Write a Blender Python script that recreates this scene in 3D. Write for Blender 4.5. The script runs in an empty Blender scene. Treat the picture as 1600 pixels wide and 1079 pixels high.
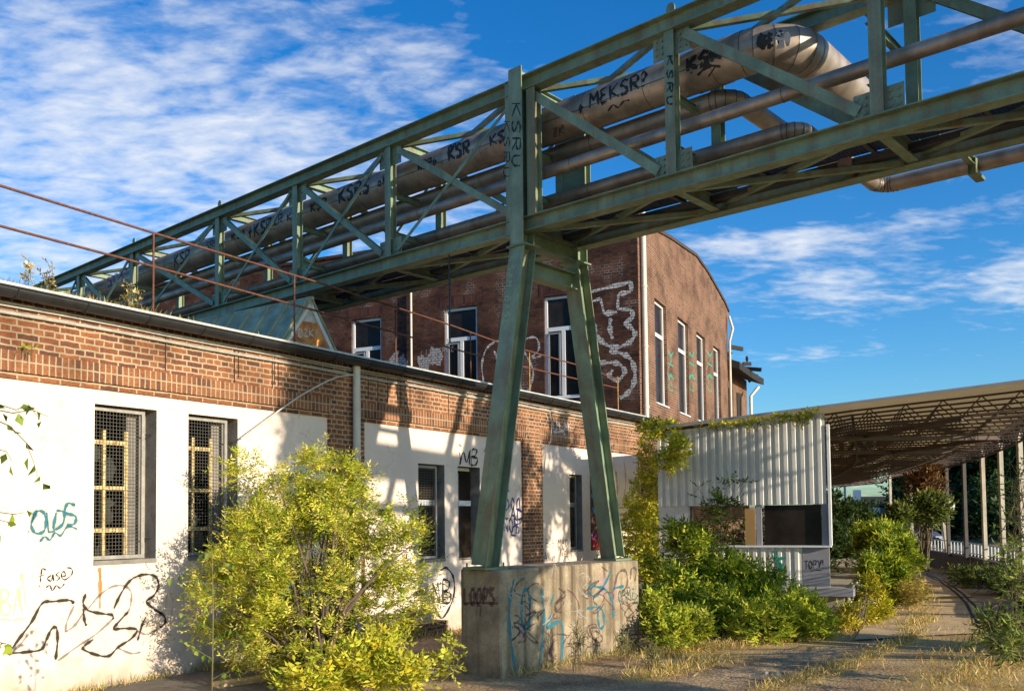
import bpy, math, random
import numpy as np
from math import radians, sin, cos, tan, atan2, hypot, pi
from mathutils import Vector, Matrix
rng = np.random.default_rng(7)
random.seed(7)
C = bpy.context.scene.collection
sc = bpy.context.scene

# ------------------------------------------------------------------ camera
F_PX, PITCH, ROLL, CY = 1417.3, radians(2.55), radians(.648), 748.2
_R = np.array([1, 0, 0.]); _D = np.array([0, cos(PITCH), sin(PITCH)]); _U = np.array([0, -sin(PITCH), cos(PITCH)])
_R2 = cos(ROLL)*_R - sin(ROLL)*_U; _U2 = cos(ROLL)*_U + sin(ROLL)*_R
EYE = np.array([0, 0, 2.])
cam_d = bpy.data.cameras.new('camera'); cam = bpy.data.objects.new('camera', cam_d); C.objects.link(cam)
cam_d.sensor_width = 36; cam_d.lens = F_PX/1600*36
cam_d.shift_y = (CY - 539.5)/1600
cam_d.clip_start = .05; cam_d.clip_end = 3000
M = Matrix(((_R2[0], _U2[0], -_D[0], 0), (_R2[1], _U2[1], -_D[1], 0), (_R2[2], _U2[2], -_D[2], 2.), (0, 0, 0, 1)))
cam.matrix_world = M
sc.camera = cam

# ------------------------------------------------------------------ sun, sky, exposure
SUN_AZ, SUN_EL = radians(126.5), radians(15.5)      # compass-like angle from +Y towards +X
sun_d = bpy.data.lights.new('sun', 'SUN'); sun = bpy.data.objects.new('sun', sun_d); C.objects.link(sun)
sun_d.energy = 5.0; sun_d.angle = radians(.5); sun_d.color = (1, .86, .66)
sv = Vector((sin(SUN_AZ)*cos(SUN_EL), cos(SUN_AZ)*cos(SUN_EL), sin(SUN_EL)))
sun.rotation_euler = sv.to_track_quat('Z', 'Y').to_euler()
sc.view_settings.view_transform = 'Standard'; sc.view_settings.look = 'None'
sc.view_settings.gamma = 1; sc.view_settings.use_curve_mapping = False
sc.view_settings.exposure = 0.45

world = bpy.data.worlds.new("World"); sc.world = world; world.use_nodes = True
nt = world.node_tree; nt.nodes.clear()
def N(nt, t, **k):
    n = nt.nodes.new(t)
    for a, b in k.items():
        if a.startswith('i_'):
            n.inputs[a[2:].replace('_', ' ')].default_value = b
        else: setattr(n, a, b)
    return n
def math_(nt, op, a, b=None, c=None, clamp=False):
    n = nt.nodes.new('ShaderNodeMath'); n.operation = op; n.use_clamp = clamp
    for i, v in enumerate((a, b, c)):
        if v is None: continue
        if hasattr(v, 'default_value') or hasattr(v, 'links'): nt.links.new(v, n.inputs[i])
        else: n.inputs[i].default_value = v
    return n.outputs[0]
def ramp(nt, src, pts, interp='LINEAR'):
    n = nt.nodes.new('ShaderNodeValToRGB'); n.color_ramp.interpolation = interp
    while len(n.color_ramp.elements) < len(pts): n.color_ramp.elements.new(.5)
    for e, (p, c) in zip(n.color_ramp.elements, pts):
        e.position = p; e.color = tuple(c) + (1,) if len(c) == 3 else c
    nt.links.new(src, n.inputs[0]); return n.outputs[0]
sky = N(nt, 'ShaderNodeTexSky', sky_type='NISHITA', sun_disc=False)
sky.sun_elevation = SUN_EL; sky.sun_rotation = SUN_AZ
sky.air_density = 1.0; sky.dust_density = .9; sky.ozone_density = 2.2
hs = N(nt, 'ShaderNodeHueSaturation'); hs.inputs['Saturation'].default_value = 1.42; hs.inputs['Value'].default_value = 1.0
nt.links.new(sky.outputs[0], hs.inputs['Color'])
tc = N(nt, 'ShaderNodeTexCoord'); sep = N(nt, 'ShaderNodeSeparateXYZ'); nt.links.new(tc.outputs['Generated'], sep.inputs[0])
den = math_(nt, 'ADD', math_(nt, 'MAXIMUM', sep.outputs[2], 0.0), .16)
cu = math_(nt, 'DIVIDE', sep.outputs[0], den); cv = math_(nt, 'DIVIDE', sep.outputs[1], den)
comb = N(nt, 'ShaderNodeCombineXYZ'); nt.links.new(cu, comb.inputs[0]); nt.links.new(cv, comb.inputs[1])
mp = N(nt, 'ShaderNodeMapping'); nt.links.new(comb.outputs[0], mp.inputs[0])
mp.inputs['Rotation'].default_value = (0, 0, radians(-52)); mp.inputs['Scale'].default_value = (1.5, 2.1, 1)
n1 = N(nt, 'ShaderNodeTexNoise'); n1.inputs['Scale'].default_value = 5.2; n1.inputs['Detail'].default_value = 9; n1.inputs['Roughness'].default_value = .56; n1.inputs['Distortion'].default_value = .45
nt.links.new(mp.outputs[0], n1.inputs[0])
mp2 = N(nt, 'ShaderNodeMapping'); nt.links.new(comb.outputs[0], mp2.inputs[0])
mp2.inputs['Rotation'].default_value = (0, 0, radians(40)); mp2.inputs['Scale'].default_value = (1.0, 2.0, 1); mp2.inputs['Location'].default_value = (3.3, 1.1, 0)
n2 = N(nt, 'ShaderNodeTexNoise'); n2.inputs['Scale'].default_value = 15.0; n2.inputs['Detail'].default_value = 7; n2.inputs['Roughness'].default_value = .55
nt.links.new(mp2.outputs[0], n2.inputs[0])
def dir_of(px, py):
    v = _D + _R2*(px-800)/F_PX - _U2*(py-CY)/F_PX
    return v/np.linalg.norm(v)
def sky_blob(px, py, ax, ay, tilt, gain):
    """a soft elliptical patch of cloud around one direction of the sky"""
    c = dir_of(px, py); e = np.cross(c, [0, 0, 1.]); e /= np.linalg.norm(e); u = np.cross(e, c)
    e2 = cos(tilt)*e + sin(tilt)*u; u2 = -sin(tilt)*e + cos(tilt)*u
    out = []
    for ax_, s in ((e2, ax), (u2, ay)):
        d = N(nt, 'ShaderNodeVectorMath', operation='DOT_PRODUCT'); nt.links.new(tc.outputs['Generated'], d.inputs[0])
        d.inputs[1].default_value = tuple(ax_/s); out.append(math_(nt, 'POWER', math_(nt, 'ABSOLUTE', d.outputs['Value']), 2.))
    fr = N(nt, 'ShaderNodeVectorMath', operation='DOT_PRODUCT'); nt.links.new(tc.outputs['Generated'], fr.inputs[0]); fr.inputs[1].default_value = tuple(c)
    g = math_(nt, 'EXPONENT', math_(nt, 'MULTIPLY', math_(nt, 'ADD', out[0], out[1]), -1.))
    g = math_(nt, 'MULTIPLY', g, math_(nt, 'GREATER_THAN', fr.outputs['Value'], 0.))
    return math_(nt, 'MULTIPLY', g, gain)
cov = None
for b in ((430, 180, .32, .10, -.30, .26), (110, 230, .18, .10, -.3, .20), (640, 70, .16, .06, -.3, .18), (80, 400, .22, .05, -.2, .20), (1210, 385, .14, .018, -.06, .30), (1300, 450, .085, .028, -.12, .31),
          (1600, 440, .06, .03, 0, .34), (1420, 345, .16, .012, .0, .16), (1270, 552, .07, .010, 0, .22), (1560, 110, .14, .10, -.4, .16),
          (600, 330, .3, .06, -.2, .12), (1350, 745, .25, .03, 0, .2), (-900, 300, .5, .3, 0, .2), (2600, 300, .6, .3, 0, .1)):
    g = sky_blob(*b); cov = g if cov is None else math_(nt, 'ADD', cov, g)
mixn = math_(nt, 'ADD', math_(nt, 'MULTIPLY', n1.outputs['Fac'], .60), math_(nt, 'MULTIPLY', n2.outputs['Fac'], .40))
cl = math_(nt, 'ADD', mixn, cov)
cl = math_(nt, 'SUBTRACT', cl, .185)
clf = ramp(nt, cl, [(.49, (0, 0, 0)), (.58, (.14,)*3), (.68, (.42,)*3), (.86, (.85,)*3)])
mx = N(nt, 'ShaderNodeMix', data_type='RGBA'); nt.links.new(clf, mx.inputs['Factor'])
tint = N(nt, 'ShaderNodeMix', data_type='RGBA', blend_type='MULTIPLY'); tint.inputs['Factor'].default_value = 1
nt.links.new(hs.outputs[0], tint.inputs['A']); tint.inputs['B'].default_value = (.72, 1.05, 1.30, 1)
nt.links.new(tint.outputs['Result'], mx.inputs['A']); mx.inputs['B'].default_value = (5.6, 5.8, 6.1, 1)
bg = N(nt, 'ShaderNodeBackground'); bg.inputs['Strength'].default_value = .12
nt.links.new(mx.outputs['Result'], bg.inputs['Color'])
wo = N(nt, 'ShaderNodeOutputWorld'); nt.links.new(bg.outputs[0], wo.inputs[0])

# ------------------------------------------------------------------ surveying helpers (photo ray met with a real plane)
Zv = np.array([0, 0, 1.])
def A(*v): return np.array(v, float)
def ray(x, y): return _D + _R2*(x-800)/F_PX - _U2*(y-CY)/F_PX
def at_z(x, y, z=0.):
    v = ray(x, y); return EYE + v*((z-2.)/v[2])
def at_plane(x, y, P0, n):
    v = ray(x, y); return EYE + v*(((P0-EYE) @ n)/(v @ n))
def at_depth(x, y, Y):
    v = ray(x, y); return EYE + v*(Y/v[1])
def at_px(P):
    v = np.asarray(P, float)-EYE; d = v @ _D
    return 800+F_PX*(v @ _R2)/d, CY-F_PX*(v @ _U2)/d
def head(a): a = radians(a); return A(sin(a), cos(a), 0)
def norm(a): a = radians(a); return A(cos(a), -sin(a), 0)
def unit(v): v = np.asarray(v, float); return v/np.linalg.norm(v)

# ------------------------------------------------------------------ mesh builder
ORG = {}
class MB:
    def __init__(s): s.v = []; s.f = []; s.mi = []; s.smooth = []
    def add(s, vs, fs, mi=0, smooth=False):
        b = len(s.v); s.v += [tuple(map(float, p)) for p in vs]
        for f in fs: s.f.append(tuple(b+i for i in f)); s.mi.append(mi); s.smooth.append(smooth)
    def box(s, c, a, b, h, mi=0):
        """c corner, a b h edge vectors"""
        c, a, b, h = map(np.asarray, (c, a, b, h))
        p = [c, c+a, c+a+b, c+b, c+h, c+a+h, c+a+b+h, c+b+h]
        if np.cross(a, b) @ h > 0: fs = [(0, 3, 2, 1), (4, 5, 6, 7), (0, 1, 5, 4), (1, 2, 6, 5), (2, 3, 7, 6), (3, 0, 4, 7)]
        else: fs = [(0, 1, 2, 3), (4, 7, 6, 5), (0, 4, 5, 1), (1, 5, 6, 2), (2, 6, 7, 3), (3, 7, 4, 0)]
        s.add(p, fs, mi)
    def cbox(s, c, a, b, h, mi=0): s.box(np.asarray(c)-(np.asarray(a)+b+h)/2, a, b, h, mi)
    def quad(s, p, mi=0): s.add(p, [tuple(range(len(p)))], mi)
    def bar(s, p, q, w, d, wdir, mi=0):
        """rectangular bar from p to q; w along wdir, d across"""
        p, q = np.asarray(p, float), np.asarray(q, float); t = q-p; wd = wdir - t*(wdir @ t)/(t @ t); wd = unit(wd); dd = unit(np.cross(t, wd))
        s.box(p - wd*w/2 - dd*d/2, wd*w, dd*d, t, mi)
    def ibeam(s, p, q, h, b, tf, tw, hdir, mi=0):
        p, q = np.asarray(p, float), np.asarray(q, float); t = q-p; hd = unit(hdir - t*(hdir @ t)/(t @ t)); bd = unit(np.cross(t, hd))
        for sg in (-1, 1):
            c = hd*sg*(h/2-tf/2)
            s.box(p + c - hd*tf/2 - bd*b/2, hd*tf, bd*b, t, mi)
        s.box(p - hd*(h/2-tf) - bd*tw/2, hd*(h-2*tf), bd*tw, t, mi)
    def angle(s, p, q, a, b, th, adir, bdir, mi=0):
        p, q = np.asarray(p, float), np.asarray(q, float); t = q-p
        s.box(p, adir*a, bdir*th, t, mi); s.box(p + bdir*(th+.0005), adir*th, bdir*(b-th), t, mi)
    def tube(s, path, r, n=12, mi=0, cap=True, rs=None):
        P = [np.asarray(p, float) for p in path]; m = len(P)
        T = []
        for i in range(m):
            a = P[max(i-1, 0)]; b = P[min(i+1, m-1)]; T.append(unit(b-a))
        ref = Zv if abs(T[0] @ Zv) < .9 else A(1, 0, 0)
        u = unit(np.cross(T[0], ref)); vs = []
        for i in range(m):
            u = unit(u - T[i]*(u @ T[i])); w = np.cross(T[i], u)
            rr = r if rs is None else rs[i]
            for k in range(n):
                a = 2*pi*k/n; vs.append(P[i] + (u*cos(a) + w*sin(a))*rr)
        fs = [(i*n+k, i*n+(k+1) % n, (i+1)*n+(k+1) % n, (i+1)*n+k) for i in range(m-1) for k in range(n)]
        s.add(vs, fs, mi, True)
        if cap:
            s.add(vs[:n][::-1], [tuple(range(n))], mi); s.add(vs[-n:], [tuple(range(n))], mi)
    def wall(s, O, U, V, nrm, u0, u1, v0, v1, holes, depth, mi=0, mi_rev=None):
        """flat wall with rectangular holes and reveals going back by depth"""
        us = sorted({u0, u1} | {min(max(h[k], u0), u1) for h in holes for k in (0, 1)})
        vs = sorted({v0, v1} | {min(max(h[k], v0), v1) for h in holes for k in (2, 3)})
        for i in range(len(us)-1):
            for j in range(len(vs)-1):
                cu_, cv_ = (us[i]+us[i+1])/2, (vs[j]+vs[j+1])/2
                if any(h[0] < cu_ < h[1] and h[2] < cv_ < h[3] for h in holes): continue
                s.quad([O+U*us[i]+V*vs[j], O+U*us[i+1]+V*vs[j], O+U*us[i+1]+V*vs[j+1], O+U*us[i]+V*vs[j+1]], mi)
        mr = mi if mi_rev is None else mi_rev
        for h in holes:
            a, b, c, d = [O+U*h[k]+V*h[l] for k, l in ((0, 2), (1, 2), (1, 3), (0, 3))]; back = -nrm*depth
            for p, q in ((a, b), (b, c), (c, d), (d, a)): s.quad([p, p+back, q+back, q], mr)
    def build(s, name, mats, parent=None, uv=None, bevel=0):
        me = bpy.data.meshes.new(name); org = A(0, 0, 0)
        if parent is not None: org = ORG[parent.name]
        vs = np.array(s.v) - org if len(s.v) else np.zeros((0, 3))
        me.from_pydata([tuple(v) for v in vs], [], s.f)
        if not isinstance(mats, (list, tuple)): mats = [mats]
        for m in mats: me.materials.append(m)
        me.polygons.foreach_set('material_index', s.mi); me.polygons.foreach_set('use_smooth', s.smooth)
        if uv is not None:
            U, Nn = uv; lay = me.uv_layers.new(name='UVMap')
            co = np.array(s.v); lv = np.zeros(len(me.loops), dtype=np.int32); me.loops.foreach_get('vertex_index', lv)
            uu = co @ (U+Nn*.999); zz = co[:, 2]
            arr = np.stack([uu[lv], zz[lv]], 1).astype(np.float32).ravel(); lay.data.foreach_set('uv', arr)
        me.update()
        o = bpy.data.objects.new(name, me); C.objects.link(o)
        if parent is not None: o.parent = parent
        ORG[o.name] = org
        if bevel:
            md = o.modifiers.new('bevel', 'BEVEL'); md.width = bevel; md.segments = 1; md.limit_method = 'ANGLE'
        return o
def thing(name, label, cat, loc=(0, 0, 0), group=None):
    o = bpy.data.objects.new(name, None); C.objects.link(o); o.location = tuple(map(float, loc)); o.empty_display_size = .2
    o['label'] = label; o['category'] = cat
    if group: o['group'] = group
    ORG[o.name] = A(*loc); return o
def tag(o, label, cat, group=None):
    o['label'] = label; o['category'] = cat
    if group: o['group'] = group
    return o
def structure(o): o['kind'] = 'structure'; return o

# ------------------------------------------------------------------ materials
MATS = {}
def mat(name, col, rough=.7, metal=0., var=.25, vscale=3., bump=0., bscale=40., col2=None, spec=.5, streak=None, fine=0.):
    m = bpy.data.materials.new(name); m.use_nodes = True; nt = m.node_tree; b = nt.nodes['Principled BSDF']
    b.inputs['Roughness'].default_value = rough; b.inputs['Metallic'].default_value = metal; b.inputs['Specular IOR Level'].default_value = spec
    geo = N(nt, 'ShaderNodeNewGeometry')
    no = N(nt, 'ShaderNodeTexNoise'); no.inputs['Scale'].default_value = vscale; no.inputs['Detail'].default_value = 8; no.inputs['Roughness'].default_value = .62
    nt.links.new(geo.outputs['Position'], no.inputs[0])
    c2 = col2 if col2 is not None else tuple(c*(1-var) for c in col)
    out = ramp(nt, no.outputs['Fac'], [(.34, c2), (.62, col)])
    if streak:   # vertical run-off stains, (colour, amount, scale)
        mp = N(nt, 'ShaderNodeMapping'); nt.links.new(geo.outputs['Position'], mp.inputs[0]); mp.inputs['Scale'].default_value = (streak[2], streak[2], .35)
        n3 = N(nt, 'ShaderNodeTexNoise'); n3.inputs['Scale'].default_value = 1.; n3.inputs['Detail'].default_value = 6; nt.links.new(mp.outputs[0], n3.inputs[0])
        r3 = ramp(nt, n3.outputs['Fac'], [(.48, (0, 0, 0)), (.70, (1, 1, 1))])
        mm = N(nt, 'ShaderNodeMix', data_type='RGBA'); nt.links.new(math_(nt, 'MULTIPLY', r3, streak[1]), mm.inputs['Factor'])
        nt.links.new(out, mm.inputs['A']); mm.inputs['B'].default_value = tuple(streak[0])+(1,); out = mm.outputs['Result']
    if fine:
        n4 = N(nt, 'ShaderNodeTexNoise'); n4.inputs['Scale'].default_value = bscale*1.3; n4.inputs['Detail'].default_value = 3; nt.links.new(geo.outputs['Position'], n4.inputs[0])
        mm = N(nt, 'ShaderNodeMix', data_type='RGBA', blend_type='MULTIPLY'); mm.inputs['Factor'].default_value = 1
        nt.links.new(out, mm.inputs['A']); nt.links.new(ramp(nt, n4.outputs['Fac'], [(.3, (1-fine,)*3), (.7, (1+fine*.3,)*3)]), mm.inputs['B']); out = mm.outputs['Result']
    nt.links.new(out, b.inputs['Base Color'])
    if bump:
        nb = N(nt, 'ShaderNodeTexNoise'); nb.inputs['Scale'].default_value = bscale; nb.inputs['Detail'].default_value = 4; nt.links.new(geo.outputs['Position'], nb.inputs[0])
        bp = N(nt, 'ShaderNodeBump'); bp.inputs['Strength'].default_value = bump; bp.inputs['Distance'].default_value = .02; nt.links.new(nb.outputs['Fac'], bp.inputs['Height']); nt.links.new(bp.outputs[0], b.inputs['Normal'])
    MATS[name] = m; return m
def brick(name, ca, cb, cc, mortar, bw=.25, rh=.077, ms=.012, rot=False, off=.5, dist=.006, bump=.6, white=0.):
    m = bpy.data.materials.new(name); m.use_nodes = True; nt = m.node_tree; b = nt.nodes['Principled BSDF']; b.inputs['Roughness'].default_value = .88; b.inputs['Specular IOR Level'].default_value = .2
    uv = N(nt, 'ShaderNodeUVMap'); sp = N(nt, 'ShaderNodeSeparateXYZ'); nt.links.new(uv.outputs[0], sp.inputs[0])
    cb_ = N(nt, 'ShaderNodeCombineXYZ')
    nt.links.new(sp.outputs[1 if rot else 0], cb_.inputs[0]); nt.links.new(sp.outputs[0 if rot else 1], cb_.inputs[1])
    nz = N(nt, 'ShaderNodeTexNoise'); nz.inputs['Scale'].default_value = 9.; nz.inputs['Detail'].default_value = 4; nt.links.new(uv.outputs[0], nz.inputs[0])
    sub = N(nt, 'ShaderNodeVectorMath', operation='SUBTRACT'); nt.links.new(nz.outputs['Color'], sub.inputs[0]); sub.inputs[1].default_value = (.5, .5, .5)
    scl = N(nt, 'ShaderNodeVectorMath', operation='SCALE'); nt.links.new(sub.outputs[0], scl.inputs[0]); scl.inputs['Scale'].default_value = dist*6
    ad = N(nt, 'ShaderNodeVectorMath', operation='ADD'); nt.links.new(cb_.outputs[0], ad.inputs[0]); nt.links.new(scl.outputs[0], ad.inputs[1])
    def bt(c1, c2, mo):
        t = N(nt, 'ShaderNodeTexBrick'); nt.links.new(ad.outputs[0], t.inputs[0]); t.offset = off; t.squash = .5 if not rot else 1.; t.squash_frequency = 2
        t.inputs['Color1'].default_value = c1; t.inputs['Color2'].default_value = c2; t.inputs['Mortar'].default_value = mo
        t.inputs['Scale'].default_value = 1; t.inputs['Mortar Size'].default_value = ms; t.inputs['Mortar Smooth'].default_value = .25; t.inputs['Bias'].default_value = 0
        t.inputs['Brick Width'].default_value = bw; t.inputs['Row Height'].default_value = rh; return t
    t = bt((0, 0, 0, 1), (1, 1, 1, 1), (.5, .5, .5, 1))
    cr = ramp(nt, t.outputs['Color'], [(.05, cb), (.35, ca), (.62, cc), (.95, ca)])
    n5 = N(nt, 'ShaderNodeTexNoise'); n5.inputs['Scale'].default_value = 30; n5.inputs['Detail'].default_value = 5; nt.links.new(uv.outputs[0], n5.inputs[0])
    m5 = N(nt, 'ShaderNodeMix', data_type='RGBA', blend_type='MULTIPLY'); m5.inputs['Factor'].default_value = 1; nt.links.new(cr, m5.inputs['A'])
    nt.links.new(ramp(nt, n5.outputs['Fac'], [(.3, (.68,)*3), (.7, (1.15,)*3)]), m5.inputs['B'])
    n6 = N(nt, 'ShaderNodeTexNoise'); n6.inputs['Scale'].default_value = 1.3; n6.inputs['Detail'].default_value = 5; nt.links.new(uv.outputs[0], n6.inputs[0])
    m6 = N(nt, 'ShaderNodeMix', data_type='RGBA'); nt.links.new(t.outputs['Fac'], m6.inputs['Factor']); nt.links.new(m5.outputs['Result'], m6.inputs['A'])
    if white:  # efflorescence on the joints, in patches
        mm = N(nt, 'ShaderNodeMix', data_type='RGBA'); nt.links.new(ramp(nt, n6.outputs['Fac'], [(.56, (0, 0, 0)), (.68, (white,)*3)]), mm.inputs['Factor'])
        mm.inputs['A'].default_value = tuple(mortar)+(1,); mm.inputs['B'].default_value = (.5, .48, .46, 1); nt.links.new(mm.outputs['Result'], m6.inputs['B'])
    else: m6.inputs['B'].default_value = tuple(mortar)+(1,)
    m7 = N(nt, 'ShaderNodeMix', data_type='RGBA', blend_type='MULTIPLY'); m7.inputs['Factor'].default_value = 1; nt.links.new(m6.outputs['Result'], m7.inputs['A'])
    nt.links.new(ramp(nt, n6.outputs['Fac'], [(.32, (.52, .5, .5)), (.5, (.9,)*3), (.68, (1.12,)*3)]), m7.inputs['B']); nt.links.new(m7.outputs['Result'], b.inputs['Base Color'])
    bp = N(nt, 'ShaderNodeBump'); bp.inputs['Strength'].default_value = bump; bp.inputs['Distance'].default_value = .012
    hh = math_(nt, 'ADD', math_(nt, 'MULTIPLY', t.outputs['Fac'], -1.), math_(nt, 'MULTIPLY', n5.outputs['Fac'], .5)); nt.links.new(hh, bp.inputs['Height']); nt.links.new(bp.outputs[0], b.inputs['Normal'])
    MATS[name] = m; return m
M_plaster = mat('white_render', (.80, .66, .57), .9, var=.10, vscale=.9, bump=.12, bscale=60, streak=((.62, .55, .42), .18, 3.), fine=.04)
# dirt rising from the ground on the render, plus hairline cracks
_t = M_plaster.node_tree; _b = _t.nodes['Principled BSDF']; _src = _b.inputs['Base Color'].links[0].from_socket
_g = N(_t, 'ShaderNodeNewGeometry'); _s = N(_t, 'ShaderNodeSeparateXYZ'); _t.links.new(_g.outputs['Position'], _s.inputs[0])
_n = N(_t, 'ShaderNodeTexNoise'); _n.inputs['Scale'].default_value = 4.; _n.inputs['Detail'].default_value = 8; _t.links.new(_g.outputs['Position'], _n.inputs[0])
_h = math_(_t, 'ADD', math_(_t, 'MULTIPLY', _s.outputs[2], -1.6), math_(_t, 'MULTIPLY', _n.outputs['Fac'], 1.6))
_m = N(_t, 'ShaderNodeMix', data_type='RGBA'); _t.links.new(ramp(_t, _h, [(.12, (0, 0, 0)), (.9, (.85,)*3)]), _m.inputs['Factor']); _t.links.new(_src, _m.inputs['A']); _m.inputs['B'].default_value = (.34, .27, .19, 1)
_v = N(_t, 'ShaderNodeTexVoronoi', feature='DISTANCE_TO_EDGE'); _v.inputs['Scale'].default_value = .55
_d = N(_t, 'ShaderNodeVectorMath', operation='ADD'); _t.links.new(_g.outputs['Position'], _d.inputs[0]); _t.links.new(_n.outputs['Color'], _d.inputs[1]); _t.links.new(_d.outputs[0], _v.inputs[0])
_m2 = N(_t, 'ShaderNodeMix', data_type='RGBA'); _t.links.new(ramp(_t, _v.outputs['Distance'], [(.0, (.5,)*3), (.006, (0, 0, 0))]), _m2.inputs['Factor']); _t.links.new(_m.outputs['Result'], _m2.inputs['A']); _m2.inputs['B'].default_value = (.3, .25, .2, 1)
_t.links.new(_m2.outputs['Result'], _b.inputs['Base Color'])
M_orange = brick('orange_brick', (.26, .095, .045), (.14, .062, .042), (.34, .135, .058), (.43, .33, .22), ms=.012, dist=.0055)
M_soldier = brick('soldier_course_brick', (.26, .10, .048), (.15, .07, .045), (.33, .14, .062), (.43, .33, .22), bw=.24, rh=.078, rot=True, off=0, ms=.010, dist=.0022)
M_dark = brick('shaded_dark_brick', (.10, .044, .030), (.055, .030, .024), (.13, .058, .038), (.045, .03, .027), ms=.008, dist=.001, white=.55, bump=.4)  # dark brick, darkened further: the upper wall's shade is put into the colour
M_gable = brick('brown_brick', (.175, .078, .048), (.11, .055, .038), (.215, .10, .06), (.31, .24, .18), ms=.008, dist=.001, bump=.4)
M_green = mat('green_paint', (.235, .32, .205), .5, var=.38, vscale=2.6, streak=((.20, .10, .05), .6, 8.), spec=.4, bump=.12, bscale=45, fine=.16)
M_green2 = mat('green_paint_shadow_side', (.19, .26, .16), .5, var=.35, vscale=2.5, spec=.4)  # darker copy of the green paint, shade put into its colour
M_clad = mat('pipe_cladding', (.45, .37, .305), .48, metal=.5, var=.35, vscale=2.4, streak=((.24, .19, .15), .8, 5.), bump=.12, bscale=7, fine=.1)
M_seam = mat('pipe_seam', (.12, .11, .10), .6, metal=.4)
M_zinc = mat('black_gutter', (.035, .036, .040), .42, metal=.3, var=.35, vscale=6)
M_flash = mat('pale_flashing', (.62, .60, .56), .5, metal=.2, var=.3, vscale=8)
M_cable = mat('cable_grey', (.42, .40, .37), .6, var=.3, vscale=8)
M_cream = mat('cream_pipe_paint', (.66, .60, .50), .5, var=.15, vscale=4, streak=((.4, .33, .25), .3, 8.))
M_conc = mat('weathered_concrete', (.44, .35, .235), .92, var=.5, vscale=2.6, bump=.5, bscale=30, streak=((.10, .07, .04), 1.0, 7.5), fine=.2)
M_slab = mat('slab_concrete', (.42, .37, .29), .9, var=.25, vscale=1.5, bump=.2, bscale=30, fine=.1)
M_grey = mat('grey_panel', (.26, .26, .29), .6, var=.1, vscale=3)
M_corr = mat('white_corrugated_sheet', (.66, .65, .60), .5, var=.12, vscale=2.5, streak=((.45, .43, .38), .35, 6.), bump=.03)
M_frame = mat('white_window_frame', (.72, .74, .76), .45, var=.08)
M_ivory = mat('ivory_window_bars', (.85, .68, .32), .6, var=.4, vscale=20, col2=(.35, .2, .08))
M_mesh = mat('wire_mesh', (.13, .12, .105), .5, metal=.5, var=.2)
M_steelf = mat('mesh_frame_steel', (.40, .38, .35), .5, metal=.4, var=.3, vscale=10)
M_rev = mat('grey_reveal', (.27, .245, .22), .9, var=.35, vscale=5, bump=.2, bscale=50)
M_glass = mat('window_glass', (.030, .022, .018), .18, var=.6, vscale=2., spec=.16)
M_shard = mat('broken_glass', (.05, .052, .052), .15, var=.3)
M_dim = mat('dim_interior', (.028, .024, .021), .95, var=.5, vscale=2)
M_rust = mat('rusty_steel', (.17, .062, .035), .85, var=.5, vscale=20)
M_yel = mat('yellow_post_paint', (.55, .33, .06), .6, var=.4, vscale=14, col2=(.25, .10, .04))
M_sheet = mat('standing_seam_roof', (.42, .43, .28), .75, metal=.0, var=.45, vscale=3, streak=((.22, .26, .22), .5, 5.))
M_board = mat('rusty_board', (.80, .33, .08), .7, var=.6, vscale=5, col2=(.22, .06, .02))
M_bit = mat('roof_bitumen', (.10, .09, .075), .95, var=.4, vscale=2, bump=.4)
M_tan = mat('canopy_sheet', (.68, .52, .28), .75, var=.3, vscale=1.2)
M_dsteel = mat('brown_steel', (.075, .048, .038), .7, var=.3, vscale=4)
M_post = mat('canopy_post_paint', (.50, .46, .36), .55, var=.4, vscale=2.5, streak=((.25, .13, .07), .6, 5.))
M_dpost = mat('dark_post_paint', (.07, .055, .05), .7, var=.3)
M_gwall = mat('guard_wall_concrete', (.085, .055, .045), .9, var=.35, vscale=1.5)
M_rail = mat('galvanised_rail', (.55, .55, .52), .5, metal=.3)
M_red = mat('red_rust_board', (.10, .035, .03), .7, var=.4, vscale=6)
M_grid = mat('walkway_grating', (.10, .10, .11), .6, metal=.5, var=.3)
M_black = mat('burnt_roof', (.022, .019, .018), .85, var=.4, vscale=4)

# ================================================================== LOW BUILDING
fa = A(-4.987, 11.039, 0); FU = head(33.24); FN = norm(33.24)
def F(u, n, z): return fa + FU*u + FN*n + Zv*z
def FP(x, y, n=0.):
    q = at_plane(x, y, fa+FN*n, FN) - fa; return q @ FU, q[2]
U_END = FP(1003, 700)[0]; U_L = -9.
low = thing('low_building', 'long low building with white rendered panels under an orange brick band and a flat roof', 'building', F(0, 0, 0))
def win_rect(x0, yt, x1, yb): 
    u0, z1 = FP(x0, yt); u1, _ = FP(x1, yb); _, z0 = FP(x0, yb); return [u0, u1, z0, z1]
W1 = win_rect(148, 631, 243.5, 883.3); W2 = win_rect(294.4, 645, 371, 874.4)
zt_a, zb_a = (W1[3]+W2[3])/2, (W1[2]+W2[2])/2
for w in (W1, W2): w[3] = zt_a; w[2] = zb_a
W3 = win_rect(653.3, 723.6, 695.6, 882); W4 = win_rect(715, 726, 751, 875); W5 = win_rect(889.6, 739.5, 910.8, 862)
W6 = win_rect(921.5, 742, 957, 862)
zt_b, zb_b = 3.02, 1.25
for w in (W3, W4, W5, W6): w[3] = zt_b; w[2] = zb_b
VENT = win_rect(590, 795, 612, 808)
WT = 3.64                                     # top of the white panels
P1a, P1b = FP(515, 700, .05)[0], FP(566, 700)[0]   # first pilaster
P2a, P2b = FP(818, 750, .05)[0], FP(848, 750, .05)[0]
REC = .24
CELL = FP(680, 990)[0]                         # the wall stands on a low ledge beyond this point
b = MB(); b.wall(F(0, 0, 0), FU, Zv, FN, U_L, P1a+.01, -.6, WT+.06, [W1, W2], REC, 0, 1)
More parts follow.
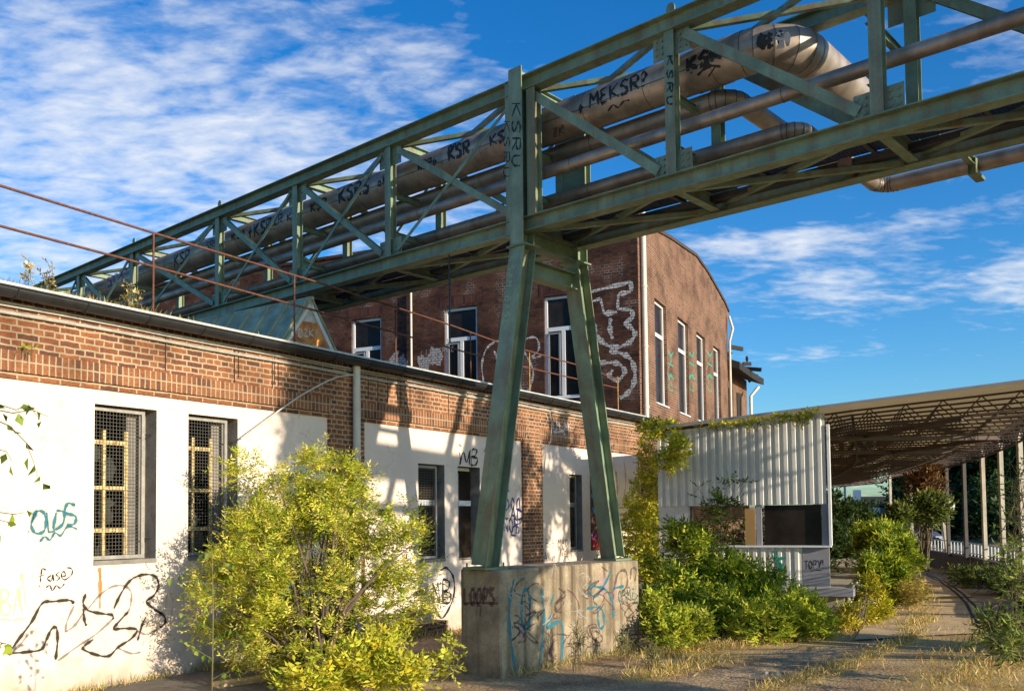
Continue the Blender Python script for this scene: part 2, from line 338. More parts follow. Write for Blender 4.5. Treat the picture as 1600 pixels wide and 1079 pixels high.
b.build('white_wall_panel', [M_plaster, M_rev], low)
b = MB(); b.wall(F(0, 0, 0), FU, Zv, FN, P1b-.01, P2a+.01, -.6, WT+.06, [W3, W4, VENT], REC, 0, 1)
b.build('white_wall_panel', [M_plaster, M_rev], low)
b = MB(); b.wall(F(0, 0, 0), FU, Zv, FN, P2b-.01, U_END-.10, -.6, WT+.06, [W5, W6], REC, 0, 1)
b.build('white_wall_panel', [M_plaster, M_rev], low)
# brick band, lip and pilasters
BT = 4.62
b = MB(); b.box(F(U_L, -.3, WT+.085), FU*(U_END-U_L), FN*.355, Zv*(BT-WT-.085)); b.build('brick_band', M_orange, low, uv=(FU, FN))
sold_h = .235
for (ua, ub) in ((U_L, P1a+.02), (P1b-.10, P2a+.12), (P2b-.12, U_END)):
    b = MB(); b.box(F(ua, .02, WT+.075), FU*(ub-ua), FN*.041, Zv*sold_h); b.build('soldier_course', M_soldier, low, uv=(FU, FN))
for (ua, ub) in ((U_L, P1a), (P1b, P2a), (P2b, U_END-.1)):
    b = MB(); b.box(F(ua, -.02, WT), FU*(ub-ua), FN*.048, Zv*.068); b.build('brick_lip', M_orange, low, uv=(FU, FN))
for (ua, ub) in ((P1a, P1b), (P2a, P2b), (U_END-.10, U_END)):
    b = MB(); b.box(F(ua, -.25, -.6), FU*(ub-ua), FN*.30, Zv*(WT+.6+.08)); b.build('brick_pilaster', M_orange, low, uv=(FU, FN))
# foot ledge and roof
b = MB(); b.box(F(P1b+.5, 0.001, -.5), FU*(CELL-P1b-.5), FN*.30, Zv*.72); b.build('foot_ledge', M_orange, low, uv=(FU, FN))
b = MB(); b.box(F(U_L, -9.5, BT+.002), FU*(U_END-U_L), FN*9.57, Zv*.06); b.build('flat_roof', M_bit, low)
b = MB(); b.box(F(U_L, .075, BT+.0), FU*(U_END-U_L+.02), FN*.05, Zv*.075); b.build('roof_edge_flashing', M_flash, low)
b = MB(); b.box(F(U_L, -9.5, -.6), FU*(U_END-U_L), FN*.2, Zv*(BT+.6)); b.box(F(U_L, -9.3, -.6), FU*.2, FN*9., Zv*(BT+.6)); b.box(F(U_END-.25, -9.3, -.6), FU*.2, FN*9., Zv*(BT+.6)); b.build('rear_wall', M_dark, low, uv=(FU, FN))
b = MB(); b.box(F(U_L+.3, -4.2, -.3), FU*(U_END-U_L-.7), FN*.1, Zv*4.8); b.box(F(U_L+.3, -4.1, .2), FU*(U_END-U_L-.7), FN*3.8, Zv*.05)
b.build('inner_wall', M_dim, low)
# gutter: half round with brackets
gut = MB(); R0 = .105; prof = [(sin(t)*R0, -cos(t)*R0) for t in np.linspace(-pi/2, pi/2, 9)]
gc_n, gc_z = .225, 4.60
vs = []; 
for u in (U_L, U_END+.02):
    for (dn, dz) in prof: vs.append(F(u, gc_n+dn, gc_z+dz))
    for (dn, dz) in prof[::-1]: vs.append(F(u, gc_n+dn*.93, gc_z+dz*.93+.004))
k = 18; gut.add(vs, [(i, (i+1) % k, k+(i+1) % k, k+i) for i in range(k)], 0, True); gut.add(vs[:k], [tuple(range(k))]); gut.add(vs[k:], [tuple(range(k))[::-1]])
gut.tube([F(U_L, gc_n+R0+.004, gc_z), F(U_END+.02, gc_n+R0+.004, gc_z)], .011, 6)
go = gut.build('gutter', M_zinc, low)
for u in np.arange(U_L+.4, U_END, .82):
    bb = MB(); bb.tube([F(u, gc_n+sin(t)*(R0+.006), gc_z-cos(t)*(R0+.006)) for t in np.linspace(-1.5, 1.5, 7)], .009, 5, cap=False); bb.build('gutter_bracket', M_zinc, go)
for (z, n, r) in ((4.47, .085, .016), (4.435, .08, .012), (4.36, .083, .021)):
    c = MB(); pts = [F(u, n, z+.006*sin(u*2.1+z*9)) for u in np.arange(U_L, U_END-.05, .7)]; c.tube(pts, r, 6); c.build('cable_conduit', M_cable, low)
# stains and cracks on the brick band (thin dark streak lines down from the gutter)
for x in (258, 366, 372, 425, 428, 434, 700, 575, 590, 605, 625, 640, 730):
    u, _ = FP(x, 560, .06); c = MB(); c.box(F(u, .0625, WT+.30+random.random()*.15), FU*.012, FN*.002, Zv*.45); c.build('dark_streak', M_black, low)
# windows with mesh
def mesh_window(w, inner='bars'):
    u0, u1, z0, z1 = w
    fr = MB(); n = -.13; t = .045
    uR = u1 - .10
    for a in ((F(u0+.01, n, z0+.06), FU*(uR-u0-.01), Zv*t), (F(u0+.01, n, z1-.02-t), FU*(uR-u0-.01), Zv*t), (F(u0+.01, n, z0+.06+t), FU*t, Zv*(z1-z0-.08-2*t)), (F(uR-t, n, z0+.06+t), FU*t, Zv*(z1-z0-.08-2*t))):
        fr.box(a[0], a[1], FN*.03, a[2])
    wo = MB(); wo.box(F(u0, -REC-.03, z0), FU*(u1-u0), FN*.03, Zv*.03)
    win = wo.build('window', M_rev, low)
    fr.build('mesh_frame', M_steelf, win)
    g = MB(); p = .045
    for i in range(1, int((uR-u0-.08)/p)+1): g.box(F(u0+.05+i*p, n+.012, z0+.09), FU*.005, FN*.004, Zv*(z1-z0-.15))
    for i in range(1, int((z1-z0-.16)/p)+1): g.box(F(u0+.05, n+.018, z0+.09+i*p), FU*(uR-u0-.09), FN*.004, Zv*.005)
    g.build('wire_mesh', M_mesh, win)
    for z in (z0+.3, z1-.32):
        k = MB(); k.tube([F(uR-.01, n+.01, z), F(u1-.005, n+.01, z)], .012, 6); k.build('hinge_pin', M_zinc, win)
    s = MB(); s.box(F(u0, -REC, z0+.001), FU*(u1-u0), FN*(REC+.02), Zv*.05); s.build('sill', M_rev, win)
    return win, uR
def ivory(w, win, cols=(.0, .5)):
    u0, u1, z0, z1 = w; g = MB(); n = -.235; ua, ub = u0-.05, u1-.30
    for u in (ua, (ua+ub)/2-.02, ub-.02): g.box(F(u, n, z0+.02), FU*.045, FN*.03, Zv*(z1-z0)*.84)
    for z in (.20, .47, .76): g.box(F(ua, n+.031, z0+(z1-z0)*(z)*1.0), FU*(ub-ua), FN*.008, Zv*.05)
    g.build('glazing_bars', M_ivory, win)
    g = MB(); g.box(F(ub+.026, n-.05, z0), FU*.28, FN*.05, Zv*(z1-z0)); g.build('inner_board', M_rev, win)
    g = MB(); r = random.Random(int(u0*100)+5)
    for i in range(9):
        uc = r.uniform(ua, ub-.1); zc = r.uniform(z0, z1-.5); pts = [F(uc+cos(a)*r.uniform(.05, .15), n-.012-.002*i, zc+sin(a)*r.uniform(.05, .22)) for a in (0, 1.3, 2.6, 4.2, 5.3)]
        g.quad(pts)
    g.build('glass_shard', M_shard, win)
w, _ = mesh_window(W1); ivory(W1, w); w, _ = mesh_window(W2); ivory(W2, w)
def plain_win(w, win):
    u0, u1, z0, z1 = w; g = MB(); n = -.235; zc = z0+(z1-z0)*.58
    g.box(F(u0-.1, n, zc), FU*(u1-u0+.05), FN*.05, Zv*.10); g.box(F(u0-.1, n, z1-.07), FU*(u1-u0), FN*.05, Zv*.06); g.build('window_frame', M_frame, win)
    g = MB(); g.box(F(u0-.1, n+.01, z0+.03), FU*(u1-u0+.08), FN*.01, Zv*(z1-z0-.06)); g.build('pane', M_glass, win)
for wd in (W3, W5):
    w, _ = mesh_window(wd); plain_win(wd, w)
wo = MB(); wo.box(F(W4[0], -REC-.02, W4[2]), FU*(W4[1]-W4[0]), FN*.02, Zv*.04); w = wo.build('window', M_rev, low); plain_win(W4, w)
g = MB(); g.box(F(W4[1]-.5, -.20, W4[2]+.05), FU*.03, FN*.03, Zv*1.6); g.build('window_frame', M_grey, w)
wo = MB(); wo.box(F(W6[0], -.11, W6[2]), FU*(W6[1]-W6[0]), FN*.04, Zv*(W6[3]-W6[2])); W6o = wo.build('boarded_window', M_red, low)
wo = MB(); wo.box(F(VENT[0], -REC-.02, VENT[2]), FU*(VENT[1]-VENT[0]), FN*.02, Zv*(VENT[3]-VENT[2])); wo.build('vent_opening', M_rev, low)
# downpipe
ud = FP(554.5, 650, .11)[0]
b = MB(); b.tube([F(ud, .15, -.1), F(ud, .15, 4.50)], .062, 14); dp = b.build('downpipe', M_cream, low)
for z in (3.05, 1.4): 
    b = MB(); b.tube([F(ud, .15, z), F(ud, .15, z+.02)], .068, 14); b.build('pipe_clip', M_cream, dp)
# the bent white conduit rod in front of the wall
b = MB(); q = [(562, 585), (545, 586.5), (530, 589), (512, 596), (495, 605), (470, 619), (440, 640), (395, 673), (378, 686)]
b.tube([F(FP(x, y, .16+.0*i)[0], .13, FP(x, y, .13)[1]) for i, (x, y) in enumerate(q)], .014, 6)
b.build('bent_conduit', M_flash, low)
b = MB(); b.tube([F(*(lambda t: (t[0], .1, t[1]))(FP(x, y, .1))) for x, y in ((858, 641), (862, 660), (860, 690), (853, 700), (850, 740))], .014, 6); b.build('hanging_cable', M_cable, low)

# rooftop handrail
rail = thing('rooftop_handrail', 'thin rusty two-bar handrail running along the flat roof edge', 'railing', F(3, -.2, BT))
zr1, zr2 = 5.50, 5.06
def RP(x, y): return at_plane(x, y, fa-FN*.22, FN)
for (nm, pts) in (('top_rail', ((-40, 276), (0, 290), (250, 367), (500, 442), (702, 507), (780, 535), (902, 570), (965, 592))), ('middle_rail', ((-40, 343), (0, 353), (250, 419), (500, 487), (702, 543), (780, 564), (902, 592), (965, 606)))):
    b = MB(); b.tube([RP(x, y) for x, y in pts], .016, 6); b.build(nm, M_rust, rail)
for x, y, mm in ((240, 364, M_rust), (460, 430, M_rust), (618, 484, M_rust), (735, 520, M_rust), (827, 551, M_yel), (965, 588, M_yel)):
    q = RP(x, y); b = MB(); b.tube([A(q[0], q[1], BT+.05), q], .015, 6); b.build('post', mm, rail)

# gabled rooflight on the flat roof
nD = -1.0
def DP(x, y): 
    q = at_plane(x, y, fa+FN*nD, FN)-fa; return q @ FU, q[2]
ua, za = DP(485.7, 469.5); ul, _ = DP(427.4, 526); ur, zr_ = DP(533, 548)
zb = BT+.05; half = (ur-ul)/2; ua = (ul+ur)/2 if abs(ua-(ul+ur)/2) < .3 else ua
dm = thing('gabled_rooflight', 'green metal gabled rooflight with a white triangular end on the low roof', 'rooflight', F(ua, nD, zb))
LEN = 5.2
def G(u, n, z): return F(u, nD+n, z)
b = MB()
for (p, q) in ((ul, ua), (ur, ua)):
    s = unit(G(q, 0, za)-G(p, 0, zb)); nr = unit(np.cross(s, FN)); nr = nr if nr[2] > 0 else -nr
    b.box(G(p, .08, zb), G(q, 0, za)-G(p, 0, zb), -FN*LEN, nr*.03)
    for k in range(0, 12):
        b.box(G(p, .03-k*.46, zb)+nr*.031, G(q, 0, za)-G(p, 0, zb), -FN*.03, nr*.035)
b.tube([G(ua, .1, za+.02), G(ua, -LEN, za+.02)], .035, 6)
b.build('metal_roof', M_sheet, dm)
b = MB(); b.add([G(ul, 0, zb), G(ur, 0, zb), G(ua, 0, za), G(ul, -.04, zb), G(ur, -.04, zb), G(ua, -.04, za)], [(0, 1, 2), (5, 4, 3), (0, 3, 4, 1)]); gable_o = b.build('gable_end', M_flash, dm)
b = MB()
for (p, q) in ((ul, ua), (ur, ua)):
    s = G(q, 0, za)-G(p, 0, zb); nr = unit(np.cross(s, FN)); nr = nr if nr[2] < 0 else -nr
    b.box(G(p, .003, zb)+nr*.002, s, FN*.05, nr*.07)
b.build('verge_board', M_frame, dm)
pu = [DP(455, 498), DP(500, 506), DP(512, 520), DP(511, 546), DP(452, 530)]
b = MB(); f1 = [G(u, .012, z) for u, z in pu]; f0 = [G(u, .002, z) for u, z in pu]; m = len(pu)
b.add(f1+f0, [tuple(range(m))]+[(i, m+i, m+(i+1) % m, (i+1) % m) for i in range(m)]); b.build('infill_board', M_board, dm)

# ================================================================== UPPER BRICK BUILDING
GH = 24.4; GU = head(GH); GN = norm(GH); BU = head(GH-90); BN = -GU    # BU runs left along the shaded wall, BN = -GU faces the camera
c0 = at_plane(1000, 600, fa-FN*.25, FN); c0[2] = 0
def B(u, n, z): return c0 + BU*u + BN*n + Zv*z
def BP(x, y, n=0.):
    q = at_plane(x, y, c0+BN*n, BN)-c0; return q @ BU, q[2]
def Gb(u, n, z): return c0 + GU*u + GN*n + Zv*z
def GP(x, y, n=0.):
    q = at_plane(x, y, c0+GN*n, GN)-c0; return q @ GU, q[2]
zp = (BP(565, 397)[1]+BP(300, 438)[1])/2
bzt = (BP(548.8, 501.2)[1]+BP(693.8, 482.5)[1]+BP(850, 463.8)[1])/3; bzb = BP(850, 623)[1]
bww = BP(850, 500)[0]-BP(907, 500)[0]
gend = GP(1138, 600)[0]
print('BRICK parapet', zp, 'wins', bzt, bzb, bww, 'gable len', gend, 'gutter corner', c0)
up = thing('brick_building', 'two-storey dark brick building with an arched gable and white framed windows behind the pipe bridge', 'building', c0)
bw = []
for x in (548.8, 693.8, 850): u1 = BP(x, 500)[0]; bw.append([u1-bww, u1, bzb, bzt])
bw.append([u1+16-bww, u1+16, bzb, bzt])
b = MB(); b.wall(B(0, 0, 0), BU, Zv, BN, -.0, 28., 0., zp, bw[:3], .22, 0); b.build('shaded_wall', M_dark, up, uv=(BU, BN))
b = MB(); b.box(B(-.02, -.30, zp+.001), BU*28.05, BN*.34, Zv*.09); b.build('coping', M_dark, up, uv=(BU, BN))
roof_px = [(1000, 352), (1023, 360), (1045, 372), (1087, 400.6), (1105, 425.6), (1119, 450.7), (1131.6, 473), (1138, 488)]
rp = [GP(x, y) for x, y in roof_px]; rp[0] = (0., rp[1][1]-.1)
print('gable roof', [(round(a, 2), round(c, 2)) for a, c in rp])
gw = []
gzt = np.mean([GP(x, y)[1] for x, y in ((1023.9, 466), (1059.8, 494.3), (1088.5, 517.4), (1114.4, 539.1))]); gzb = GP(1025.9, 628.7)[1]
for xa, xb in ((1023.9, 1041.8), (1059.8, 1075.4), (1088.5, 1101.6), (1114.4, 1124.6)): gw.append([GP(xa, 540)[0], GP(xb, 540)[0], gzb, gzt])
print('gable wins', gw)
zm = gzt+.6
b = MB(); b.wall(Gb(0, 0, 0), GU, Zv, GN, 0, gend, 0, zm, gw, .30, 0)
top = [Gb(u, 0, z) for u, z in rp]; b.quad([Gb(0, 0, zm), Gb(gend, 0, zm)]+top[::-1])
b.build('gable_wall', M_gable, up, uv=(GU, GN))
b = MB()
for i in range(len(rp)-1):
    (ua_, z1_), (ub_, z2_) = rp[i], rp[i+1]
    d = Gb(ub_, 0, z2_)-Gb(ua_, 0, z1_)
    b.box(Gb(ua_, .05, z1_), d, -GN*10., Zv*.10)
b.build('roof', M_dsteel, up)
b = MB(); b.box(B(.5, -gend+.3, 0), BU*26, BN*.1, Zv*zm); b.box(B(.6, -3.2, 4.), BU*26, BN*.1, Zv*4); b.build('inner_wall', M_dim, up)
def pvc(w, T, nrm, mk, cols, name='window', lite=False, parent=up, dep=.14):
    """white plastic window: T(u,n,z) on a wall; a top light over two casements"""
    u0, u1, z0, z1 = w; t = .075; fr = MB(); dU = T(1, 0, 0)-T(0, 0, 0); zt = z0+(z1-z0)*.66
    n = -dep
    for (a, bv, c) in (((u0, z0), u1-u0, t), ((u0, z1-t), u1-u0, t), ((u0, zt), u1-u0, t*1.5)): fr.box(T(a[0], n, a[1]), dU*bv, nrm*.06, Zv*c)
    for u in (u0, u1-t): fr.box(T(u, n, z0+t), dU*t, nrm*.06, Zv*(zt-z0-t)); fr.box(T(u, n, zt+t*1.5), dU*t, nrm*.06, Zv*(z1-zt-t*2.5))
    if cols == 2: fr.box(T((u0+u1)/2-t*.7, n, z0+t), dU*t*1.4, nrm*.065, Zv*(zt-z0-t))
    win = fr.build(name, M_frame, parent)
    g = MB(); g.box(T(u0+t, n+.01, z0+t), dU*(u1-u0-2*t), nrm*.008, Zv*(z1-z0-2*t)); g.build('pane', M_glass, win)
    s = MB(); s.box(T(u0-.03, n+.061, z0-.03), dU*(u1-u0+.06), nrm*(dep-.02), Zv*.04); s.build('sill', M_frame, win)
    if cols == 2:
        g = MB(); uc = u0+(u1-u0)*.55
        for (a, bv, c) in (((uc+.03, z0+.1), .045, zt-z0-.14), ((u1-.14, z0+.1), .045, zt-z0-.14)): g.box(T(a[0], n+.061, a[1]), dU*bv, nrm*.03, Zv*c)
        g.box(T(uc+.03, n+.0612, zt-.09), dU*(u1-uc-.12), nrm*.028, Zv*.045); g.build('casement', M_grey, win)
    return win
for w in bw[:3]:
    pvc(w, B, BN, 0, 2)
    # lintel of upright bricks, the wall's shade put into its colour too
    l = MB(); l.box(B(w[0]-.15, .002, w[3]+.01), BU*(w[1]-w[0]+.3), BN*.004, Zv*.36); l.build('brick_lintel', MATS.get('dl') or MATS.setdefault('dl', brick('shaded_dark_lintel', (.10, .04, .032), (.05, .026, .024), (.13, .05, .04), (.04, .028, .025), bw=.24, rh=.078, rot=True, off=0, ms=.008, dist=.001)), up, uv=(BU, BN))
for w in gw: pvc(w, Gb, GN, 0, 1, dep=.16)
# downpipes, white vent pipe
b = MB(); xg = Gb(.22, .10, 0); b.tube([xg+Zv*4.4, xg+Zv*(zp+.1)], .075, 12); dpp = b.build('downpipe', M_cream, up)
for z in np.linspace(5.0, zp-.4, 4):
    b = MB(); b.tube([xg+Zv*z, xg+Zv*(z+.05)], .09, 12); b.build('pipe_collar', M_cream, dpp)
b = MB(); q = Gb(gend-.08, .10, 0); zt_ = GP(1137, 492, .1)[1]
b.tube([q+Zv*3., q+Zv*(zt_-1.), q+GN*.14+Zv*(zt_-.5), q+Zv*(zt_)], .05, 8); b.build('downpipe', M_cream, up)
q = [BP(642, 456, .08), BP(641, 573, .08)]
b = MB(); b.tube([B(q[0][0], .08, q[0][1]), B(q[0][0], .08, 4.6)], .035, 8); b.build('vent_pipe', M_cream, up)
# far wing with burnt roof
wing = thing('burnt_wing', 'far brick wing with a collapsed blackened roof beyond the arched gable', 'building', Gb(gend+4, -.3, 0))
zw = GP(1141, 580, -.3)[1]
def turn(u, n, z):   # the wing bends slightly towards the track
    return Gb(gend+u, -.3+n+.010*u*u*.6, z)
L1 = 20.
while at_px(turn(L1, .75, zw))[0] > 1193 and L1 > 5: L1 -= .5
print('wing length', L1)
b = MB(); us = np.linspace(0.01, L1, 14)
for i in range(13):
    zt1, zt2 = zw-.02*us[i]*0, zw
    b.quad([turn(us[i], 0, 0), turn(us[i+1], 0, 0), turn(us[i+1], 0, zw-.0), turn(us[i], 0, zw-.0)])
b.build('wing_wall', M_gable, wing, uv=(GU, GN))
for k, u in enumerate([q_ for q_ in (1.4, 3.0, 5.6, 7.2, 9.4, 11.) if q_ < L1-1]):
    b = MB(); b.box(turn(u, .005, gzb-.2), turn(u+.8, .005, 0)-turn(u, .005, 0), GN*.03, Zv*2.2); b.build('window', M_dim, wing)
b = MB()
for i in range(13):
    p, q = turn(us[i], 0, zw), turn(us[i+1], 0, zw)
    b.box(p+GN*.75+Zv*(-.25), q-p, -GN*1.2+Zv*.45, Zv*.28)
    b.box(p-GN*.4+Zv*.2, q-p, -GN*5+Zv*1.6, Zv*.2)
for k in range(26):
    p = turn(random.uniform(0, 6), random.uniform(-1.5, .5), zw+random.uniform(.1, .9)); b.bar(p, p+A(*[random.uniform(-.9, .9), random.uniform(-.9, .9), random.uniform(-.2, .3)]), .16, .08, Zv)
b.build('roof', M_black, wing)
b = MB(); b.tube([turn(L1-1.5, .5, 3), turn(L1-1.5, .5, zw-.9), turn(L1-.9, .7, zw-.45)], .07, 8); b.build('downpipe', M_cream, wing)

# ================================================================== PIPE BRIDGE
BD = head(-48); LD = head(42); P0 = A(.213, 12.535, 0); SL = .013
def S(s, l, z): return P0 + BD*s + LD*l + Zv*(z + SL*s)
ZB, HT, BW = 6.202, 2.0, 1.12          # top of the bottom chord, height to top of the top chord, distance between trusses
st = [-9.9, -7.4, -4.905, -2.431, 0, 2.86, 5.43, 8.10, 11.81, 14.68, 17.2, 19.8]
br = thing('pipe_bridge', 'green steel lattice pipe bridge crossing over the roof and the track', 'pipe bridge', S(0, BW/2, ZB))
SA, SB = -14.5, 20.5
ch = .21
for l, nm in ((0, 'near'), (BW, 'far')):
    for z in (ZB-ch/2, ZB+HT-ch/2):
        b = MB(); b.ibeam(S(SA, l, z), S(SB, l, z), ch, .19, .014, .010, Zv); b.build('chord', M_green, br)
for k, s in enumerate(st):
    if k == 4: continue
    for l in (0, BW):
        b = MB(); b.ibeam(S(s, l, ZB+.001), S(s, l, ZB+HT-ch-.001), .13, .135, .010, .008, LD); b.build('truss_post', M_green, br)
        sg = 1 if l == 0 else -1
        # gusset plates
        for dz in (.0, HT-ch-.30):
            b = MB(); b.box(S(s-.26, l-.006, ZB+.002+dz), BD*.52, LD*.012, Zv*.29)
            for bx_ in (-.21, -.13, .13, .21):
                for bz_ in (.07, .15, .23): b.tube([S(s+bx_, l-sg*.005, ZB+dz+bz_), S(s+bx_, l-sg*.024, ZB+dz+bz_)], .013, 6)
            b.build('gusset_plate', M_green, br)
        if l == 0 and k in (3, 7, 8, 2):
            b = MB(); b.tube([S(s, l-.02, ZB+HT), S(s, l+.02, ZB+HT)], .0001, 4)
            pts = [S(s-.06, l-.01, ZB+HT+.001), S(s+.06, l-.01, ZB+HT+.001)]+[S(s+.06*cos(a), l-.01, ZB+HT+.10+.06*sin(a)) for a in np.linspace(0, pi, 7)]
            pt2 = [p+LD*.02 for p in pts]; m = len(pts); b = MB(); b.add(pts+pt2, [tuple(range(m)), tuple(range(2*m-1, m-1, -1))]+[(i, (i+1) % m, m+(i+1) % m, m+i) for i in range(m)]); b.build('lifting_lug', M_green, br)
def diag(sa, za, sb, zb, l, w=.10):
    b = MB(); off = -.045 if l == 0 else .045
    b.ibeam(S(sa, l, za), S(sb, l, zb), .075, w, .008, .007, LD); b.build('diagonal', M_green, br)
zlo, zhi = ZB+.10, ZB+HT-ch-.08
for k in range(len(st)-1):
    sa, sb = st[k], st[k+1]; ma, mb = sa+.20, sb-.20
    for l in (0, BW):
        if k >= 4:   # left of the tower: one strong diagonal falling towards it and a light pair crossing it
            diag(mb, zhi, ma, zlo, l, .10)
            b = MB(); b.angle(S(ma, l-.05*(1 if l == 0 else -1), zhi), S(mb, l-.05*(1 if l == 0 else -1), zlo), .055, .055, .007, unit(np.cross(S(mb, l, zlo)-S(ma, l, zhi), LD)), LD); b.build('light_brace', M_green, br)
        else:
            diag(mb, zhi, ma, zlo, l, .12)
# cross members, roof bracing
for k, s in enumerate(st):
    for z, h in ((ZB-ch/2, .16), (ZB+HT-ch/2, .13)):
        b = MB(); b.ibeam(S(s, .1, z), S(s, BW-.1, z), h, .12, .009, .007, Zv); b.build('cross_beam', M_green, br)
    for z in (ZB+.42, ZB+1.08):
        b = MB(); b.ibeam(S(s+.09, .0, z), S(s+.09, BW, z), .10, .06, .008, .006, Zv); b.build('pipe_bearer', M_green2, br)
for k in range(len(st)-1):
    sa, sb = st[k]+.1, st[k+1]-.1
    for z in (ZB+HT-.13, ZB-.12):
        for (la, lb) in ((.08, BW-.08), (BW-.08, .08)):
            dz = .0 if la < lb else .07
            b = MB(); b.box(S(sa, la, z-dz), S(sb, lb, 0)-S(sa, la, 0), LD*.07, Zv*.008); b.box(S(sa, la, z+.009-dz), S(sb, lb, 0)-S(sa, la, 0), LD*.008, Zv*.055); b.build('wind_brace', M_green, br)
# walkway grating seen from below
b = MB()
for s in np.arange(SA, SB, .045): b.box(S(s, .22, ZB-.02), BD*.006, LD*.62, Zv*.025)
for l in np.linspace(.22, .84, 15): b.box(S(SA, l, ZB-.017), BD*(SB-SA)+Zv*SL*(SB-SA), LD*.005, Zv*.02)
for s in np.arange(SA, SB, 1.24): b.box(S(s, .20, ZB-.05), BD*.05, LD*.68, Zv*.028)
b.build('walkway_grating', M_grid, br)
b = MB()
for l in (.19, .855):
    b.box(S(SA, l, ZB-.10), BD*(SB-SA)+Zv*SL*(SB-SA), LD*.04, Zv*.075)
b.box(S(-12, .9, ZB-.09), BD*24+Zv*SL*24, LD*.13, Zv*.012)
b.build('cable_tray', M_grid, br)
# tower: columns through the truss, portal beams, raking legs
tw = thing('bridge_tower', 'green A-shaped steel tower with raking legs standing on the concrete plinth', 'tower', S(0, BW/2, 1.36))
for l in (-.02, BW+.02):
    sg = -1 if l < .5 else 1
    b = MB(); b.ibeam(S(0, l+sg*.03, ZB-.42), S(0, l+sg*.03, ZB+HT+.10), .24, .24, .015, .012, LD); b.build('column', M_green, tw)
    b = MB()
    b.ibeam(S(.20, l-sg*.02, ZB-.25), S(.20, l-sg*.02, ZB+HT-.0), .15, .15, .010, .008, LD)
    b.ibeam(S(-.20, l-sg*.02, ZB+.004), S(-.20, l-sg*.02, ZB+HT-ch-.004), .15, .15, .010, .008, LD); b.build('end_post', M_green, tw)
legs = ((S(0, -.03, 5.78), P0 + LD*(-.86) + Zv*1.375), (S(0, BW+.03, 5.78), P0 + LD*1.98 + Zv*1.375))
LEGM = []
for (t, q) in legs:
    b = MB(); b.ibeam(q+Zv*.021, t, .255, .27, .016, .012, LD); LEGM.append(b.build('leg', M_green, tw))
    b = MB(); b.cbox(q+Zv*.0, BD*.42, LD*.42, Zv*.03)
    for i in (-1, 1):
        for j in (-1, 1): b.tube([q+BD*.17*i+LD*.17*j, q+BD*.17*i+LD*.17*j+Zv*.07], .014, 6)
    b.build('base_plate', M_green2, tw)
for z, h in ((5.90, .03),):
    for l in (-.03, BW+.03):
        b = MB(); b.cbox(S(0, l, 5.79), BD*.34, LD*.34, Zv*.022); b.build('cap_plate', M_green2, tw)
for z in (5.50, 5.92):
    k = (5.78-z)/(5.78-1.375); la, lb = -.03-max(k, 0)*.83, BW+.03+max(k, 0)*.83
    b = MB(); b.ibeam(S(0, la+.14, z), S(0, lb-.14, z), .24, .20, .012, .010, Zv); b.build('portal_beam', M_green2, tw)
# plinth
zg = -.05
pA = P0 + LD*(-.97) + BD*(-.36); PLEN, PW, PH = 3.12, .72, 1.36
b = MB(); b.box(pA+Zv*(-.4), LD*PLEN, BD*PW, Zv*(PH+.4)); plinth = b.build('concrete_plinth', M_conc, bevel=.02)
tag(plinth, 'graffitied weathered concrete plinth block under the green tower', 'plinth')

# ================================================================== PIPES
def arc(a, c, b_, r, n=6):
    """fillet at c between directions to a and b"""
    u = unit(a-c); v = unit(b_-c); ang = math.acos(max(-1, min(1, u @ v))); d = r/tan(ang/2); p, q = c+u*d, c+v*d
    o = c + unit(u+v)*r/sin(ang/2); out = []
    for i in range(n):
        t = i/(n-1); w = unit((p-o)*(1-t) + (q-o)*t); out.append(o+w*r)
    return out
def facet(o):
    md = o.modifiers.new('segments', 'EDGE_SPLIT'); md.split_angle = radians(11)
def route(pts, r):
    pts = [np.asarray(p, float) for p in pts]; out = [pts[0]]; corners = []
    for i in range(1, len(pts)-1):
        aa = arc(pts[i-1], pts[i], pts[i+1], r); out += aa; corners.append(aa)
    return out+[pts[-1]], corners
def seams(parent, path, r, step, w=.012):
    b = MB(); acc = 0
    for i in range(len(path)-1):
        a, c = path[i], path[i+1]; L = np.linalg.norm(c-a); t = unit(c-a); x = step-acc if acc else .3*step
        while x < L:
            b.tube([a+t*x, a+t*(x+w)], r+.004, 20, cap=False); x += step
        acc = 0
    if b.v: b.build('sheet_seam', M_seam, parent)
def elbow_seams(parent, corners, r):
    b = MB()
    for c in corners:
        for i in range(0, len(c)):
            t = unit(c[min(i+1, len(c)-1)]-c[max(i-1, 0)]); b.tube([c[i]-t*.006, c[i]+t*.006], r+.004, 20, cap=False)
    if b.v: b.build('elbow_seam', M_seam, parent)
RB = .262; lbig = .52; zbig = 7.56
zz = lambda s: 0
ell = at_plane(1229, 60, S(0, lbig, 0), LD); sE = (ell-P0) @ BD; zE = ell[2]-SL*sE
print('big pipe elbow', sE, zE, [round(float((at_plane(x, y, S(0, lbig, 0), LD))[2]), 2) for x, y in ((700, 265), (1000, 152))])
zbig = zE
big = thing('large_insulated_pipe', 'thick metal clad pipe on the bridge that turns aside at a bright segmented elbow', 'pipe', S(sE, lbig, zE))
LOOP = 4.3
pts = [S(22, lbig, zbig), S(sE, lbig, zbig), S(sE, lbig+LOOP, zbig), S(sE-9.0, lbig+LOOP, zbig), S(sE-9.0, lbig, zbig), S(sE-14, lbig, zbig)]
path, cor = route(pts, .52)
b = MB(); b.tube(path, RB, 48); bigo = b.build('cladding', M_clad, big); facet(bigo)
side_ = unit(np.cross(unit(BD), Zv)); side_ = side_ if side_ @ LD < 0 else -side_
